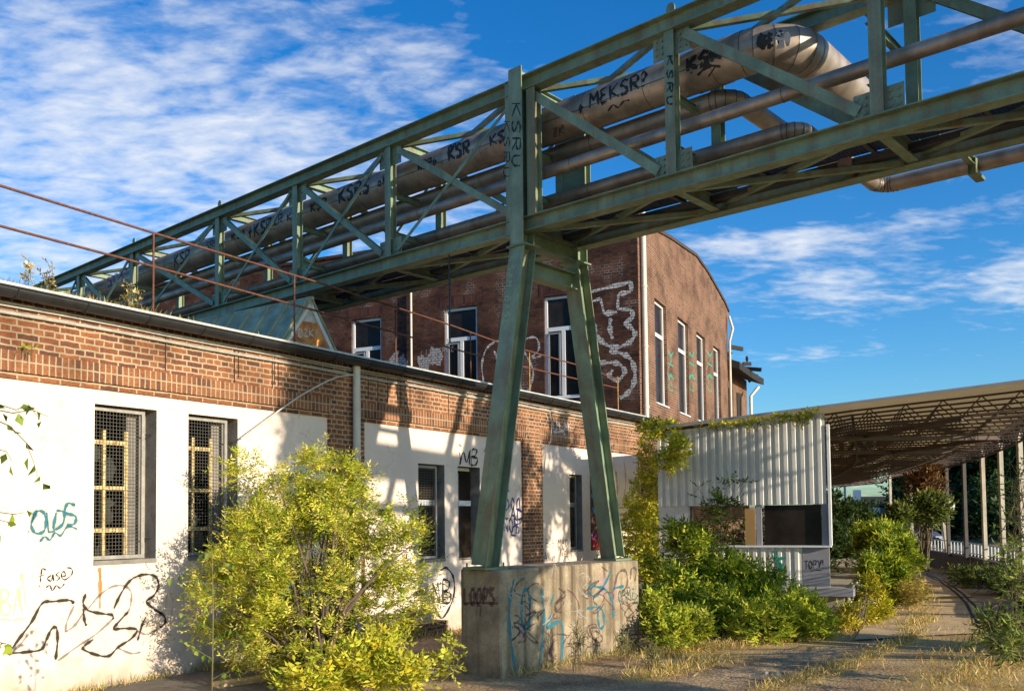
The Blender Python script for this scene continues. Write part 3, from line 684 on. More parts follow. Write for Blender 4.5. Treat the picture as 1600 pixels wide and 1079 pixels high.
for ang_ in (-.25,):
    dv = side_*cos(ang_)+Zv*sin(ang_); b = MB(); b.bar(path[0]+dv*(RB+.001), path[1]+dv*(RB+.001), .010, .006, Zv); b.build('lap_joint', M_seam, big)
seams(big, [path[0], path[1]], RB, .98, .009); seams(big, [path[7], path[8]], RB, 1.1); seams(big, [path[13], path[14]], RB, 1.6); elbow_seams(big, cor, RB)
BIGC = (S(0, lbig, zbig), unit(BD+Zv*SL), RB)
def small_pipe(l, z, r, label, turn_s=None, loop=2.6, col=M_clad, rad=.26):
    o = thing('small_pipe', label, 'pipe', S(0, l, z), 'thin pipes on the bridge')
    if turn_s is None: pth, co = [S(22, l, z), S(-14, l, z)], []
    else: pth, co = route([S(22, l, z), S(turn_s, l, z), S(turn_s, l+loop, z), S(turn_s-(8.), l+loop, z), S(turn_s-(8.), l, z), S(-14, l, z)], rad)
    b = MB(); b.tube(pth, r, 44); facet(b.build('cladding', col, o)); seams(o, [pth[0], pth[1]], r, 3.1, .01); elbow_seams(o, co, r)
    return o
def sl_of(x, y, l): q = at_plane(x, y, S(0, l, 0), LD); s = (q-P0) @ BD; return s, q[2]-SL*s
s1, z1 = sl_of(1142, 150, .80); s2, z2 = sl_of(1250, 200, .74); s3, z3 = sl_of(1000, 224, .34)
print('small', s1, z1, s2, z2, s3, z3)
small_pipe(.80, z1, .125, 'slimmer clad pipe tucked under the thick pipe, turning off at a small bright elbow', s1, LOOP-.9)
small_pipe(.72, z2, .095, 'lower thin clad pipe that bends away just above the bottom chord', s2, LOOP-1.6, rad=.2)
small_pipe(.30, z3, .085, 'straight thin grey pipe running nearest the viewer through the lattice')
# low pipe beyond the far truss with its hanger
q1 = at_plane(1372, 292, S(0, BW+.75, 0), LD); sL = (q1-P0) @ BD; zL = q1[2]-SL*sL
lowp = thing('hung_pipe', 'bare pipe hung below the far side of the bridge with an elbow', 'pipe', q1)
pth, co = route([S(sL+.0, BW-.3, zL+.0), S(sL, BW+.75, zL), S(sL-9, BW+.75, zL)], .16)
b = MB(); b.tube(pth, .085, 14); b.build('cladding', M_clad, lowp); elbow_seams(lowp, co, .085)
q = at_plane(1524, 245, S(0, BW+.75, 0), LD); sH = (q-P0) @ BD
b = MB(); b.ibeam(S(sH, BW+.62, zL-.16), S(sH, BW+.62, ZB-.05), .09, .08, .008, .007, BD); b.ibeam(S(sH, BW+.02, ZB-.09), S(sH, BW+.70, ZB-.09), .08, .07, .008, .007, Zv)
b.box(S(sH-.05, BW+.60, zL-.16), BD*.1, LD*.34, Zv*.04); b.build('hanger', M_green, lowp)
# thin conduit from the bridge down to the roof
q = at_plane(702, 420, S(0, 0, 0), LD)
cd = MB(); q2 = at_plane(703, 545, S(0, 0, 0), LD); cd.tube([A(q[0], q[1], ZB-.2), A(q[0], q[1], 4.66)], .014, 6); tag(cd.build('hanging_conduit', M_zinc), 'thin black conduit dropping from the bridge to the flat roof', 'conduit')

# ================================================================== LOADING KIOSK AND PLATFORM
k0 = at_z(1297.5, 917, .58); k0[2] = 0
def K(u, n, z): return k0 + BU*u + BN*n + Zv*z          # u to the left along the front, n towards the viewer
def KP(x, y, n=0.):
    q = at_plane(x, y, k0+BN*n, BN)-k0; return q @ BU, q[2]
KL = KP(1028, 730)[0]
zsb = .58; zpl = .42
zc1 = np.mean([KP(1250, 790)[1], KP(1060, 788)[1]]); zsill = KP(1250, 852)[1]
ztR = KP(1293, 643)[1]; ztL = KP(1030, 676)[1]
print('KIOSK', k0, KL, 'clad', zc1, 'sill', zsill, 'top', ztR, ztL)
ks = thing('loading_kiosk', 'white corrugated metal kiosk wall with a dark window strip on the platform', 'kiosk', K(KL/2, 0, zsb))
def corr(name, u0, u1, za, ztop, n0, parent, pitch=.165, dep=.035):
    """trapezoid sheet; ztop(u)"""
    b = MB(); u = u0; prof = [(0, 0), (.34, 0), (.46, 1), (.86, 1), (.98, 0)]
    ps = []
    while u < u1:
        for a, d in prof:
            if u+a*pitch <= u1: ps.append((u+a*pitch, d*dep))
        u += pitch
    ps.append((u1, 0)); m = len(ps)
    vs = [K(a, n0+d, za) for a, d in ps]+[K(a, n0+d, ztop(a)) for a, d in ps]+[K(a, n0-.02, za) for a, d in ps]+[K(a, n0-.02, ztop(a)) for a, d in ps]
    fs = [(i, i+1, m+i+1, m+i) for i in range(m-1)]+[(2*m+i+1, 2*m+i, 3*m+i, 3*m+i+1) for i in range(m-1)]+[(i+1, i, 2*m+i, 2*m+i+1) for i in range(m-1)]
    b.add(vs, fs); return b.build(name, M_corr, parent)
tops = lambda u: ztR + (ztL-ztR)*u/KL
corr('corrugated_cladding', .03, KL, zc1, tops, .0, ks)
u1p = KP(1254, 880)[0]
corr('corrugated_parapet', u1p+.005, KP(1115, 860)[0], zsb+.0, lambda u: zsill-.03, .0, ks, dep=.03)
b = MB(); b.box(K(0, -.04, zsb), BU*u1p, BN*.045, Zv*(zsill-.03-zsb)); pan = b.build('grey_panel', M_grey, ks, bevel=.004)
b = MB(); b.box(K(-.04, -.10, zsill-.03), BU*(KL-.2), BN*.20, Zv*.035); b.build('counter', M_frame, ks)
def post(u, w, m, nm='window_post', z0=zsill+.006, z1=zc1): b = MB(); b.box(K(u, -.08, z0), BU*w, BN*.08, Zv*(z1-z0)); b.build(nm, m, ks)
post(0, .13, M_grey); post(KP(1190, 820)[0], .11, M_grey); post(KP(1082, 820)[0], .08, M_dsteel)
b = MB(); b.box(K(KP(1078, 800)[0], -.06, zsb), BU*(KL-KP(1078, 800)[0]), BN*.06, Zv*(zc1-zsb-.005)); b.build('end_panel', M_corr, ks)
b = MB(); b.box(K(-.055, -.13, zsill+.0), BU*.05, BN*.17, Zv*(ztR-zsill-.25)); b.build('corner_trim', M_frame, ks)
b = MB(); b.box(K(KP(1165, 820)[0], -1.2, zsb), BU*.22, BN*.02, Zv*1.6); b.build('inner_board', M_tan, ks)
b = MB(); b.box(K(.02, -.10, zc1+.005), BU*(KL-.04), BN*.06, Zv*.09); b.box(K(.02, -.10, ztR-.2), BU*(KL-.04), BN*.06, Zv*.1); b.build('wall_rail', M_dsteel, ks)
b = MB(); g = K(.1, -.06, zsill+.01); b.box(g+BU*.05, BU*(KP(1190, 820)[0]-.2), -BN*.012, Zv*(zc1-zsill-.02)); b.build('pane', M_glass, ks)
# platform slab (structure of the place): slab with a set-back pier
pf = thing('loading_platform', 'raised concrete loading platform with a grey slab edge beside the overgrown track', 'platform', K(0, .3, 0))
ur = KP(1334, 918, .35)[0]
b = MB(); b.box(K(ur, .35, zpl), BU*(6.2-ur), GU*26, Zv*(zsb-zpl)); slab = b.build('slab', M_grey, pf, bevel=.01)
b = MB(); b.box(K(ur+.02, .33, zsb+.001), BU*(6.2-ur-.05), GU*25.9, Zv*.006); b.build('screed', M_slab, pf)
b = MB(); b.box(K(ur+.2, .05, -.5), BU*(6.-ur), GU*25, Zv*(zpl+.5-.002)); b.build('pier', M_slab, pf)
b = MB()
for i in range(5): b.tube([K(ur+.03, .2-i*4.5, zsb+.03), K(ur+.03, -3.6-i*4.5, zsb+.03)], .02, 6)
b.build('edge_bar', M_rail, pf)

# ================================================================== CANOPY
OZ = 4.2
outer_px = [(1390, 740), (1422, 735), (1446, 730), (1463, 725), (1478, 720), (1505, 712), (1534, 704), (1562, 692), (1592, 676)]
outer = [at_z(x, y, OZ) for x, y in outer_px][::-1]
far = [outer[-1]+A(.0, 6, 0), outer[-1]+A(-2., 13, 0)]
near = [A(8.9, 12.2, OZ), A(10.2, 15.4, OZ), A(11.6, 19.2, OZ)]
print('outer', [tuple(round(float(c), 1) for c in p) for p in outer])
ctrl = near+outer+far
def resample(P, step):
    P = [np.asarray(p, float) for p in P]; d = [0]
    for i in range(1, len(P)): d.append(d[-1]+np.linalg.norm(P[i]-P[i-1]))
    d = np.array(d); n = int(d[-1]/step)+1; t = np.linspace(0, d[-1], n); X = np.array(P)
    return np.stack([np.interp(t, d, X[:, k]) for k in range(X.shape[1])], 1)
def smooth(P, it=6):
    P = P.copy()
    for _ in range(it): P[1:-1] = (P[:-2]+2*P[1:-1]+P[2:])/4
    return P
oc = smooth(resample(ctrl, 1.0), 25)
inner_pts = []
zin0, zin1 = tops(KL)+.05, tops(0)+.05
nb = len(oc)
Tt = np.gradient(oc, axis=0); Tt /= np.linalg.norm(Tt, axis=1)[:, None]
left = np.stack([-Tt[:, 1], Tt[:, 0], 0*Tt[:, 0]], 1)
# near edge follows the kiosk wall line: intersect
WID = 8.2
ic = oc + left*WID; ic[:, 2] = zin0
def near_edge(a):  # a 0..1 along the near edge from inner to outer
    p = K(KL+.1, .12, 0)*(1-a); return p
canopy = thing('platform_canopy', 'long curved canopy roof on lattice girders sweeping over the track', 'canopy', oc[6]-Zv*OZ)
E0 = K(KL+.1, .22, 0); E1 = K(-8.5, .22, 0)    # near eave line through the kiosk wall
E0[2] = tops(KL)+.07; sl_e = (tops(0)-tops(KL))/KL
def zroof(p):      # roof plane: rises to the right along the kiosk wall and falls a little away from us
    u = (p-k0) @ BU; n = -(p-k0) @ BN
    z = tops(0)+.07 - u*sl_e*1.0
    w = min(max(n/9., 0), 1)
    return z*(1-w) + (OZ+.18 + (-u*0))*w if u < 0 else z*(1-w)+(OZ+.0)*w
# rows of stations: clip each station so nothing lies in front of the near eave
rows = []
for i in range(nb):
    a, c = oc[i], ic[i]; row = []
    for t in np.linspace(0, 1, 13):
        p = a*(1-t)+c*t; row.append(p)
    rows.append(row)
def behind(p): return -(p-k0) @ BN >= -.22
# grid: parametrise along the track from the near eave
NR, NS = 13, 46
grid = []
def cut(line):   # first point of the polyline behind the eave, by interpolation
    for i in range(1, len(line)):
        da = -(line[i-1]-k0) @ BN + .22; db = -(line[i]-k0) @ BN + .22
        if da <= 0 < db:
            t = -da/(db-da); return [line[i-1]*(1-t)+line[i]*t]+list(line[i:])
    return list(line)
for j in range(NR):
    t = j/(NR-1); line = oc*(1-t)+ic*t
    line = np.array(cut(line)); line = resample(line, .05); idx = np.linspace(0, len(line)-1, NS).astype(int); L = line[idx]
    zz_ = [zroof(p) for p in L]; grid.append([A(p[0], p[1], z) for p, z in zip(L, zz_)])
# outer edge height follows the surveyed line
th = .03
_t = M_tan.node_tree; _b = _t.nodes['Principled BSDF']; _tr = N(_t, 'ShaderNodeBsdfTranslucent'); _tr.inputs['Color'].default_value = (.62, .42, .18, 1); _mx = N(_t, 'ShaderNodeMixShader'); _mx.inputs[0].default_value = .55
_o = [n for n in _t.nodes if n.type == 'OUTPUT_MATERIAL'][0]; _t.links.new(_b.outputs[0], _mx.inputs[1]); _t.links.new(_tr.outputs[0], _mx.inputs[2]); _t.links.new(_mx.outputs[0], _o.inputs[0])
b = MB()
for j in range(NR-1):
    for i in range(NS-1):
        p = [grid[j][i], grid[j+1][i], grid[j+1][i+1], grid[j][i+1]]
        b.add(p, [(0, 1, 2, 3)])
b.build('roof_sheets', M_tan, canopy)
b = MB()
for i in range(NR-1): b.bar(grid[i][0]+Zv*.02, grid[i+1][0]+Zv*.02, .05, .02, Zv)
for i in range(NS-1): b.bar(grid[0][i]+Zv*.02, grid[0][i+1]+Zv*.02, .045, .02, Zv)
b.build('eave_trim', M_grey, canopy)
# purlins along the track with zigzag webs, girders across
for i in range(1, NS):     # lattice beams across the roof, one at every station
    b = MB()
    for j in range(NR-1):
        a, c = grid[j][i]-Zv*.05, grid[j+1][i]-Zv*.05; a2, c2 = a-Zv*.36, c-Zv*.36
        if i < 2 and (a-k0) @ BU > -.2: continue
        b.bar(a, c, .04, .04, Zv); b.bar(a2, c2, .04, .04, Zv); m_ = (a+c)/2; b.bar(a2, m_, .024, .024, Zv); b.bar(m_, c2, .024, .024, Zv)
    b.build('lattice_beam', M_dsteel, canopy)
for j in (0, 6, 12):
    b = MB(); L = grid[j]
    for i in range(2, NS-1):
        a, c = L[i]-Zv*.06, L[i+1]-Zv*.06; a2, c2 = a-Zv*.38, c-Zv*.38
        b.bar(a, c, .05, .05, Zv); b.bar(a2, c2, .05, .05, Zv); m_ = (a+c)/2; b.bar(a2, m_, .03, .03, Zv); b.bar(m_, c2, .03, .03, Zv)
    b.build('girder', M_dsteel, canopy)
for (i0, j0, i1, j1) in ((1, 8, 7, 1), (1, 3, 6, 9), (6, 9, 12, 2), (7, 1, 13, 8)):
    b = MB(); b.bar(grid[j0][i0]-Zv*.45, grid[j1][i1]-Zv*.45, .10, .06, Zv); b.build('roof_brace', M_dsteel, canopy)
# posts on the guard wall
GW = .38
def post_top(p): return OZ
gwx = []
for k, ((x, y), m) in enumerate(zip(outer_px, (M_post, M_post, M_dpost, M_post, M_dpost, M_dpost, M_post, M_post, M_post))):
    p = at_z(x, y, OZ); b = MB(); w = .12
    lean = A(.0, 0, 0) if x != 1463 else A(.35, 0, 0)
    b.bar(A(p[0]+lean[0], p[1], .3), A(p[0], p[1], OZ), w, w, A(1, 0, 0)); b.build('post', m, canopy)
    if k % 2 == 0:
        b = MB(); b.bar(A(p[0], p[1], OZ-.02), A(p[0], p[1], OZ-.02)+left[min(20, nb-1)]*.01+Zv*.5, .10, .10, A(1, 0, 0)); b.build('post_head', M_dsteel, canopy)
for p in (A(8.9, 12.2, 0), A(10.2, 15.4, 0), A(11.6, 19.2, 0)):
    if behind(p): b = MB(); b.bar(p+Zv*.3, p+Zv*OZ, .15, .15, A(1, 0, 0)); b.build('post', M_post, canopy)

# guard wall + railing
gp = [at_z(x, y, .40) for x, y in ((1441.5, 857), (1478, 862.5), (1511.5, 867.7), (1537.5, 873), (1561, 878), (1587, 886), (1600, 892))]
gp = [gp[0]+A(-.5, 12, 0), gp[0]+A(.3, 6, 0)]+gp
gline = [gp[-1]+A(-.9, -2.3, 0), gp[-1]+A(-2.2, -5, 0), gp[-1]+A(-4.2, -8.5, 0)]
gcur = smooth(resample(gp+gline, .8), 12)
print('guard', [tuple(round(float(c), 1) for c in p) for p in gp])
gt = np.gradient(gcur, axis=0); gt /= np.linalg.norm(gt, axis=1)[:, None]; gn = -np.stack([-gt[:, 1], gt[:, 0], 0*gt[:, 0]], 1)
b = MB(); m = len(gcur); vs = []
for p, q in zip(gcur, gn): vs += [A(p[0], p[1], -.8)-q*.12, A(p[0], p[1], -.8)+q*.12, A(p[0], p[1], .40)+q*.12, A(p[0], p[1], .40)-q*.12]
fs = []
for i in range(m-1):
    for k in range(4): fs.append((4*i+k, 4*i+(k+1) % 4, 4*i+4+(k+1) % 4, 4*i+4+k))
fs += [(0, 3, 2, 1), (4*m-4, 4*m-3, 4*m-2, 4*m-1)]
b.add(vs, fs); tag(b.build('guard_wall', M_gwall), 'low dark curved concrete guard wall on the outer side of the track', 'wall')
rl = thing('guard_railing', 'pale metal railing with short uprights on top of the curved guard wall', 'railing', A(gcur[20][0], gcur[20][1], .4))
off = .18
b = MB(); b.tube([A(p[0], p[1], .40+.48)-q*off for p, q in zip(gcur, gn)], .025, 6); b.build('top_rail', M_rail, rl)
b = MB(); b.tube([A(p[0], p[1], .40+.10)-q*off for p, q in zip(gcur, gn)], .02, 6); b.build('bottom_rail', M_rail, rl)
fine = resample(gcur, .55); fn = np.gradient(fine, axis=0); fn /= np.linalg.norm(fn, axis=1)[:, None]; fnn = -np.stack([-fn[:, 1], fn[:, 0], 0*fn[:, 0]], 1)
for p, q in list(zip(fine, fnn))[:95]:
    b = MB(); c = A(p[0], p[1], .40)-q*off; b.bar(c+Zv*0, c+Zv*.46, .035, .035, A(1, 0, 0)); b.build('upright', M_rail, rl)

# ================================================================== GROUND, PATH, ROAD
def gz(x, y):   # terrain height
    z = -.014*np.clip(y-15, 0, 60)
    z = z + .015*np.sin(x*1.3+y*.7)*np.sin(y*.9) 
    return z
xs = np.concatenate([np.linspace(-600, -20, 14), np.linspace(-19, -8, 12), np.arange(-7.5, 14, .11), np.linspace(14.2, 30, 40), np.linspace(40, 700, 16)])
ys = np.concatenate([np.linspace(-60, 2, 10), np.arange(2.4, 22, .11), np.linspace(22.3, 60, 90), np.linspace(70, 1500, 20)])
X, Y = np.meshgrid(xs, ys); Zg = gz(X, Y)
# terrain beyond the guard wall: bank and road level
def side(x, y):
    """signed distance to the guard wall curve, positive on the road side"""
    d = np.full(x.shape, 1e9); sg = np.zeros(x.shape)
    for i in range(0, m, 2):
        dx = x-gcur[i][0]; dy = y-gcur[i][1]; dd = np.hypot(dx, dy); s_ = -(dx*gn[i][0]+dy*gn[i][1]); k_ = dd < d; d = np.where(k_, dd, d); sg = np.where(k_, s_, sg)
    return sg
SG = side(X, Y); w = np.clip((SG-.1)/.25, 0, 1)*(Y > -5); Zg = Zg*(1-w)+w*(.14+.006*np.clip(SG, 0, 8))
Zg = np.where((SG > 9) & (Y > 8), .2+np.clip(SG-9, 0, 45)*.11, Zg)
def segd(x, y, pts):
    d = np.full(x.shape, 1e9)
    for a, c in zip(pts[:-1], pts[1:]):
        ax, ay = a[:2]; bx, by = c[:2]; L2 = (bx-ax)**2+(by-ay)**2; t = np.clip(((x-ax)*(bx-ax)+(y-ay)*(by-ay))/L2, 0, 1); d = np.minimum(d, np.hypot(x-ax-t*(bx-ax), y-ay-t*(by-ay)))
    return d
def zline(*px): return [at_z(x, y, 0) for x, y in px]
G1 = zline((1090, 1015), (1150, 1000), (1230, 1000), (1310, 975), (1370, 940), (1420, 910))      # foot of the bushes
G2 = zline((1200, 1079), (1290, 1050), (1360, 1025), (1420, 998), (1450, 960))                    # strip between wheel ruts
G3 = zline((1600, 960), (1560, 1010), (1500, 1079))                                               # right verge
G4 = zline((1000, 1060), (1060, 1045), (1120, 1030))
g = np.exp(-(segd(X, Y, G1)/.85)**2)*1.2+np.exp(-(segd(X, Y, G2)/.30)**2)*.9+np.exp(-(segd(X, Y, G3)/1.0)**2)*1.0+np.exp(-(segd(X, Y, G4)/.4)**2)*.8
me = bpy.data.meshes.new('ground'); ny, nx = X.shape
idx = np.arange(nx*ny).reshape(ny, nx); fc = np.stack([idx[:-1, :-1], idx[:-1, 1:], idx[1:, 1:], idx[1:, :-1]], -1).reshape(-1, 4)
# drop the cells of the sunken areaway left of the plinth
me.from_pydata(np.stack([X.ravel(), Y.ravel(), Zg.ravel()], 1).tolist(), [], fc.tolist())
at = me.attributes.new('drygrass', 'FLOAT', 'POINT'); at.data.foreach_set('value', np.clip(g, 0, 1).ravel().astype(np.float32))
me.polygons.foreach_set('use_smooth', [True]*len(me.polygons))
mg = bpy.data.materials.new('ground_dirt_asphalt'); mg.use_nodes = True; t_ = mg.node_tree; bs = t_.nodes['Principled BSDF']; bs.inputs['Roughness'].default_value = .95; bs.inputs['Specular IOR Level'].default_value = .15
geo = N(t_, 'ShaderNodeNewGeometry'); nA = N(t_, 'ShaderNodeTexNoise'); nA.inputs['Scale'].default_value = 1.1; nA.inputs['Detail'].default_value = 9; nA.inputs['Roughness'].default_value = .65; t_.links.new(geo.outputs['Position'], nA.inputs[0])
nB = N(t_, 'ShaderNodeTexNoise'); nB.inputs['Scale'].default_value = 26; nB.inputs['Detail'].default_value = 6; t_.links.new(geo.outputs['Position'], nB.inputs[0])
ca = ramp(t_, nA.outputs['Fac'], [(.36, (.26, .175, .105)), (.52, (.46, .32, .18)), (.68, (.62, .44, .24))])
cbm = N(t_, 'ShaderNodeMix', data_type='RGBA', blend_type='MULTIPLY'); cbm.inputs['Factor'].default_value = 1; t_.links.new(ca, cbm.inputs['A']); t_.links.new(ramp(t_, nB.outputs['Fac'], [(.34, (.5,)*3), (.5, (.95,)*3), (.72, (1.35,)*3)]), cbm.inputs['B'])
vor = N(t_, 'ShaderNodeTexVoronoi'); vor.inputs['Scale'].default_value = 34; t_.links.new(geo.outputs['Position'], vor.inputs[0])
peb = N(t_, 'ShaderNodeMix', data_type='RGBA'); t_.links.new(ramp(t_, vor.outputs['Distance'], [(.10, (.8,)*3), (.16, (0, 0, 0))]), peb.inputs['Factor']); t_.links.new(cbm.outputs['Result'], peb.inputs['A']); peb.inputs['B'].default_value = (.36, .32, .26, 1)
atn = N(t_, 'ShaderNodeAttribute', attribute_name='drygrass')
mgx = N(t_, 'ShaderNodeMix', data_type='RGBA'); nC = math_(t_, 'ADD', atn.outputs['Fac'], math_(t_, 'MULTIPLY', math_(t_, 'SUBTRACT', nB.outputs['Fac'], .5), 1.2)); t_.links.new(ramp(t_, nC, [(.25, (0, 0, 0)), (.8, (1, 1, 1))]), mgx.inputs['Factor'])
t_.links.new(peb.outputs['Result'], mgx.inputs['A']); t_.links.new(ramp(t_, nA.outputs['Fac'], [(.3, (.42, .27, .11)), (.7, (.66, .47, .20))]), mgx.inputs['B']); t_.links.new(mgx.outputs['Result'], bs.inputs['Base Color'])
bp = N(t_, 'ShaderNodeBump'); bp.inputs['Strength'].default_value = .7; bp.inputs['Distance'].default_value = .03; t_.links.new(nB.outputs['Fac'], bp.inputs['Height']); t_.links.new(bp.outputs[0], bs.inputs['Normal'])
me.materials.append(mg); gr = bpy.data.objects.new('ground', me); C.objects.link(gr); structure(gr)

# curved concrete path with joints and worn wheel grooves
M_path = mat('path_slab', (.74, .52, .27), .92, var=.38, vscale=1.8, bump=.25, bscale=30, fine=.18)
pr = zline((1446, 884), (1470, 893), (1497, 909), (1530, 935), (1557, 962), (1570, 990))
plf = zline((1412, 884), (1395, 905), (1372, 935), (1355, 960), (1345, 985), (1335, 1000))
pr = smooth(resample(pr, .5), 4); plf = smooth(resample(plf, .5), 4)
nP = 60
pr = pr[np.linspace(0, len(pr)-1, nP).astype(int)]; plf = plf[np.linspace(0, len(plf)-1, nP).astype(int)]
def gzz(p, h=.0): return A(p[0], p[1], float(gz(p[0], p[1]))+h)
b = MB(); NC = 10; vs = []
for i in range(nP):
    for k in range(NC+1): vs.append(gzz(plf[i]*(1-k/NC)+pr[i]*k/NC, .026))
b.add(vs, [(i*(NC+1)+k, i*(NC+1)+k+1, (i+1)*(NC+1)+k+1, (i+1)*(NC+1)+k) for i in range(nP-1) for k in range(NC)], 0, True)
def strip(b, pts, w, h, mi):
    pts = [np.asarray(p, float) for p in pts]; vs = []
    for i, p in enumerate(pts):
        t = unit(pts[min(i+1, len(pts)-1)]-pts[max(i-1, 0)]); s = A(-t[1], t[0], 0)*w/2; vs += [gzz(p-s, h), gzz(p+s, h)]
    b.add(vs, [(2*i, 2*i+2, 2*i+3, 2*i+1) for i in range(len(pts)-1)], mi)
for line in (((1442, 886), (1468, 899), (1490, 916), (1508, 935), (1518, 955), (1524, 975)), ((1446, 885), (1475, 899), (1500, 917), (1520, 938), (1532, 958), (1540, 978))):
    L = smooth(resample(zline(*line), .4), 4); strip(b, L, .07, .032, 1)
for i in (8, 15, 22, 29, 36, 43, 50): strip(b, resample([plf[i], pr[i]], .4), .05, .032, 1)
structure(b.build('path', [M_path, MATS['burnt_roof']]))
# road beyond the guard wall
M_road = mat('asphalt_road', (.16, .155, .15), .85, var=.2, vscale=1.5, bump=.15, bscale=60, fine=.15)
b = MB(); vs = []
sel = list(range(0, m, 2))
for i in sel:
    for dd in (1.6, 3.5, 5.5, 7.8): vs.append(A(*(gcur[i][:2]-gn[i][:2]*dd), .215))
b.add(vs, [(4*i+k, 4*i+k+1, 4*i+5+k, 4*i+4+k) for i in range(len(sel)-1) for k in range(3)])
structure(b.build('road', M_road))
b = MB()
for i in range(0, len(sel)-1, 3):
    a = gcur[sel[i]]-gn[sel[i]]*4.7; c = gcur[sel[i+1]]-gn[sel[i+1]]*4.7; b.bar(A(a[0], a[1], .222), A(c[0], c[1], .222), .005, .12, Zv)
structure(b.build('road_marking', M_frame))
# kerb-side pavement strip, paved apron near the white wall
M_pave = mat('old_paving', (.17, .15, .12), .95, var=.4, vscale=2.2, bump=.4, bscale=20, fine=.25)
b = MB(); q = zline((160, 1079), (318, 1053), (470, 1053), (520, 1120), (140, 1200)); top_ = [p+Zv*.05 for p in q]; bot = [p-Zv*.1 for p in q]; mm_ = len(q)
b.add(top_+bot, [tuple(range(mm_))[::-1]]+[(i, (i+1) % mm_, mm_+(i+1) % mm_, mm_+i) for i in range(mm_)]); structure(b.build('paved_apron', M_pave))
cl = thing('kerb_stone', 'worn yellowish kerb stone at the foot of the big elder shrub', 'kerb', at_z(410, 1072, 0))
b = MB(); q = zline((335, 1079), (455, 1062)); b.bar(q[0]+Zv*.04, q[1]+Zv*.04, .12, .2, Zv); b.build('stone', M_path, cl, bevel=.01)

# ================================================================== THINGS FAR OFF
# car
cp = at_z(1434, 856, .215); cp = A(*(gcur[10][:2]-gn[10][:2]*3.4), .215) if False else cp
CH = radians(-168)
car = thing('parked_car', 'grey car seen from the front on the road beyond the railing', 'car', cp)
cf = A(sin(CH), cos(CH), 0); cr_ = A(cos(CH), -sin(CH), 0)
def Cc(x, y, z): return cp + cr_*x + cf*y + Zv*z
M_car = mat('car_paint', (.20, .22, .24), .25, metal=.6, var=.05); M_tyre = mat('tyre_rubber', (.02, .02, .02), .8); M_lamp = mat('lamp_glass', (.7, .7, .72), .1)
sec = [(-2.1, .32, .75, .72, .95), (-1.9, .25, .95, .85, 1.0), (-.9, .22, 1.0, .87, 1.0), (.9, .22, .95, .87, 1.0), (1.9, .25, .78, .85, .95), (2.12, .35, .62, .70, .8)]
b = MB(); vs = []
for (y, z0, z1, hw, _) in sec: vs += [Cc(-hw, y, z0+.08), Cc(-hw*.96, y, z1-.12), Cc(-hw*.82, y, z1), Cc(hw*.82, y, z1), Cc(hw*.96, y, z1-.12), Cc(hw, y, z0+.08), Cc(hw*.9, y, z0), Cc(-hw*.9, y, z0)]
n_ = 8; b.add(vs, [(i*n_+k, i*n_+(k+1) % n_, (i+1)*n_+(k+1) % n_, (i+1)*n_+k) for i in range(len(sec)-1) for k in range(n_)]+[tuple(range(n_)), tuple(range(len(vs)-1, len(vs)-n_-1, -1))], 0, True); body = b.build('body', M_car, car)
b = MB(); g_ = [(-1.75, .97, .78), (-1.1, 1.40, .62), (.2, 1.43, .64), (1.05, .96, .76)]; vs = []
for (y, z, hw) in g_: vs += [Cc(-.80, y, .93), Cc(-hw, y, z), Cc(hw, y, z), Cc(.80, y, .93)]
b.add(vs, [(4*i+k, 4*i+(k+1) % 4, 4*i+4+(k+1) % 4, 4*i+4+k) for i in range(3) for k in range(4)]+[(0, 1, 2, 3), (15, 14, 13, 12)]); b.build('windows', M_glass, car)
b = MB(); b.box(Cc(-.62, -1.1, 1.405), cr_*1.24, cf*1.3, Zv*.05); b.build('roof', M_car, car)
for x in (-.80, .80):
    for y in (-1.35, 1.35):
        b = MB(); b.tube([Cc(x-.1, y, .31), Cc(x+.1, y, .31)], .31, 18); wh = b.build('wheel', M_tyre, car); b = MB(); b.tube([Cc(x-.105, y, .31), Cc(x+.105, y, .31)], .19, 12); b.build('rim', M_rail, wh)
for x in (-.58, .58): b = MB(); b.cbox(Cc(x, 2.06, .62), cr_*.30, cf*.12, Zv*.14); b.build('headlight', M_lamp, car)
b = MB(); b.cbox(Cc(0, 2.125, .38), cr_*.5, cf*.03, Zv*.11); b.build('number_plate', M_frame, car)
# white box building, shed with dark roof
wb = at_depth(1378, 812, 70.); wb[2] = 0
bx = thing('white_transformer_hut', 'small white box hut with dark edges beyond the canopy posts', 'hut', wb)
b = MB(); b.cbox(wb+Zv*1.0, A(1.45, .2, 0), A(-.3, 2, 0), Zv*3.2); b.build('wall', M_corr, bx); b = MB(); b.cbox(wb+Zv*2.7, A(1.7, .2, 0), A(-.3, 2.3, 0), Zv*.14); b.build('roof', M_dsteel, bx)
b = MB(); b.cbox(wb+A(-.5, -1.03, .9), A(.35, .05, 0), A(0, .04, 0), Zv*2.4); b.build('door', M_dsteel, bx)
sb_ = at_depth(1392, 790, 105.); sb_[2] = 0
sh = thing('dark_shed', 'low dark shed roof on the slope beyond the canopy', 'shed', sb_)
b = MB(); b.cbox(sb_+Zv*1.3, A(9, 0, 0), A(0, 6, 0), Zv*2.6); b.build('wall', M_dsteel, sh); b = MB(); z_ = 2.6
b.add([sb_+A(-5, -3.4, z_), sb_+A(5, -3.4, z_), sb_+A(5, 3.4, z_), sb_+A(-5, 3.4, z_), sb_+A(-5, 0, z_+1.6), sb_+A(5, 0, z_+1.6)], [(0, 1, 5, 4), (3, 4, 5, 2), (0, 4, 3), (1, 2, 5), (0, 3, 2, 1)]); b.build('roof', M_black, sh)
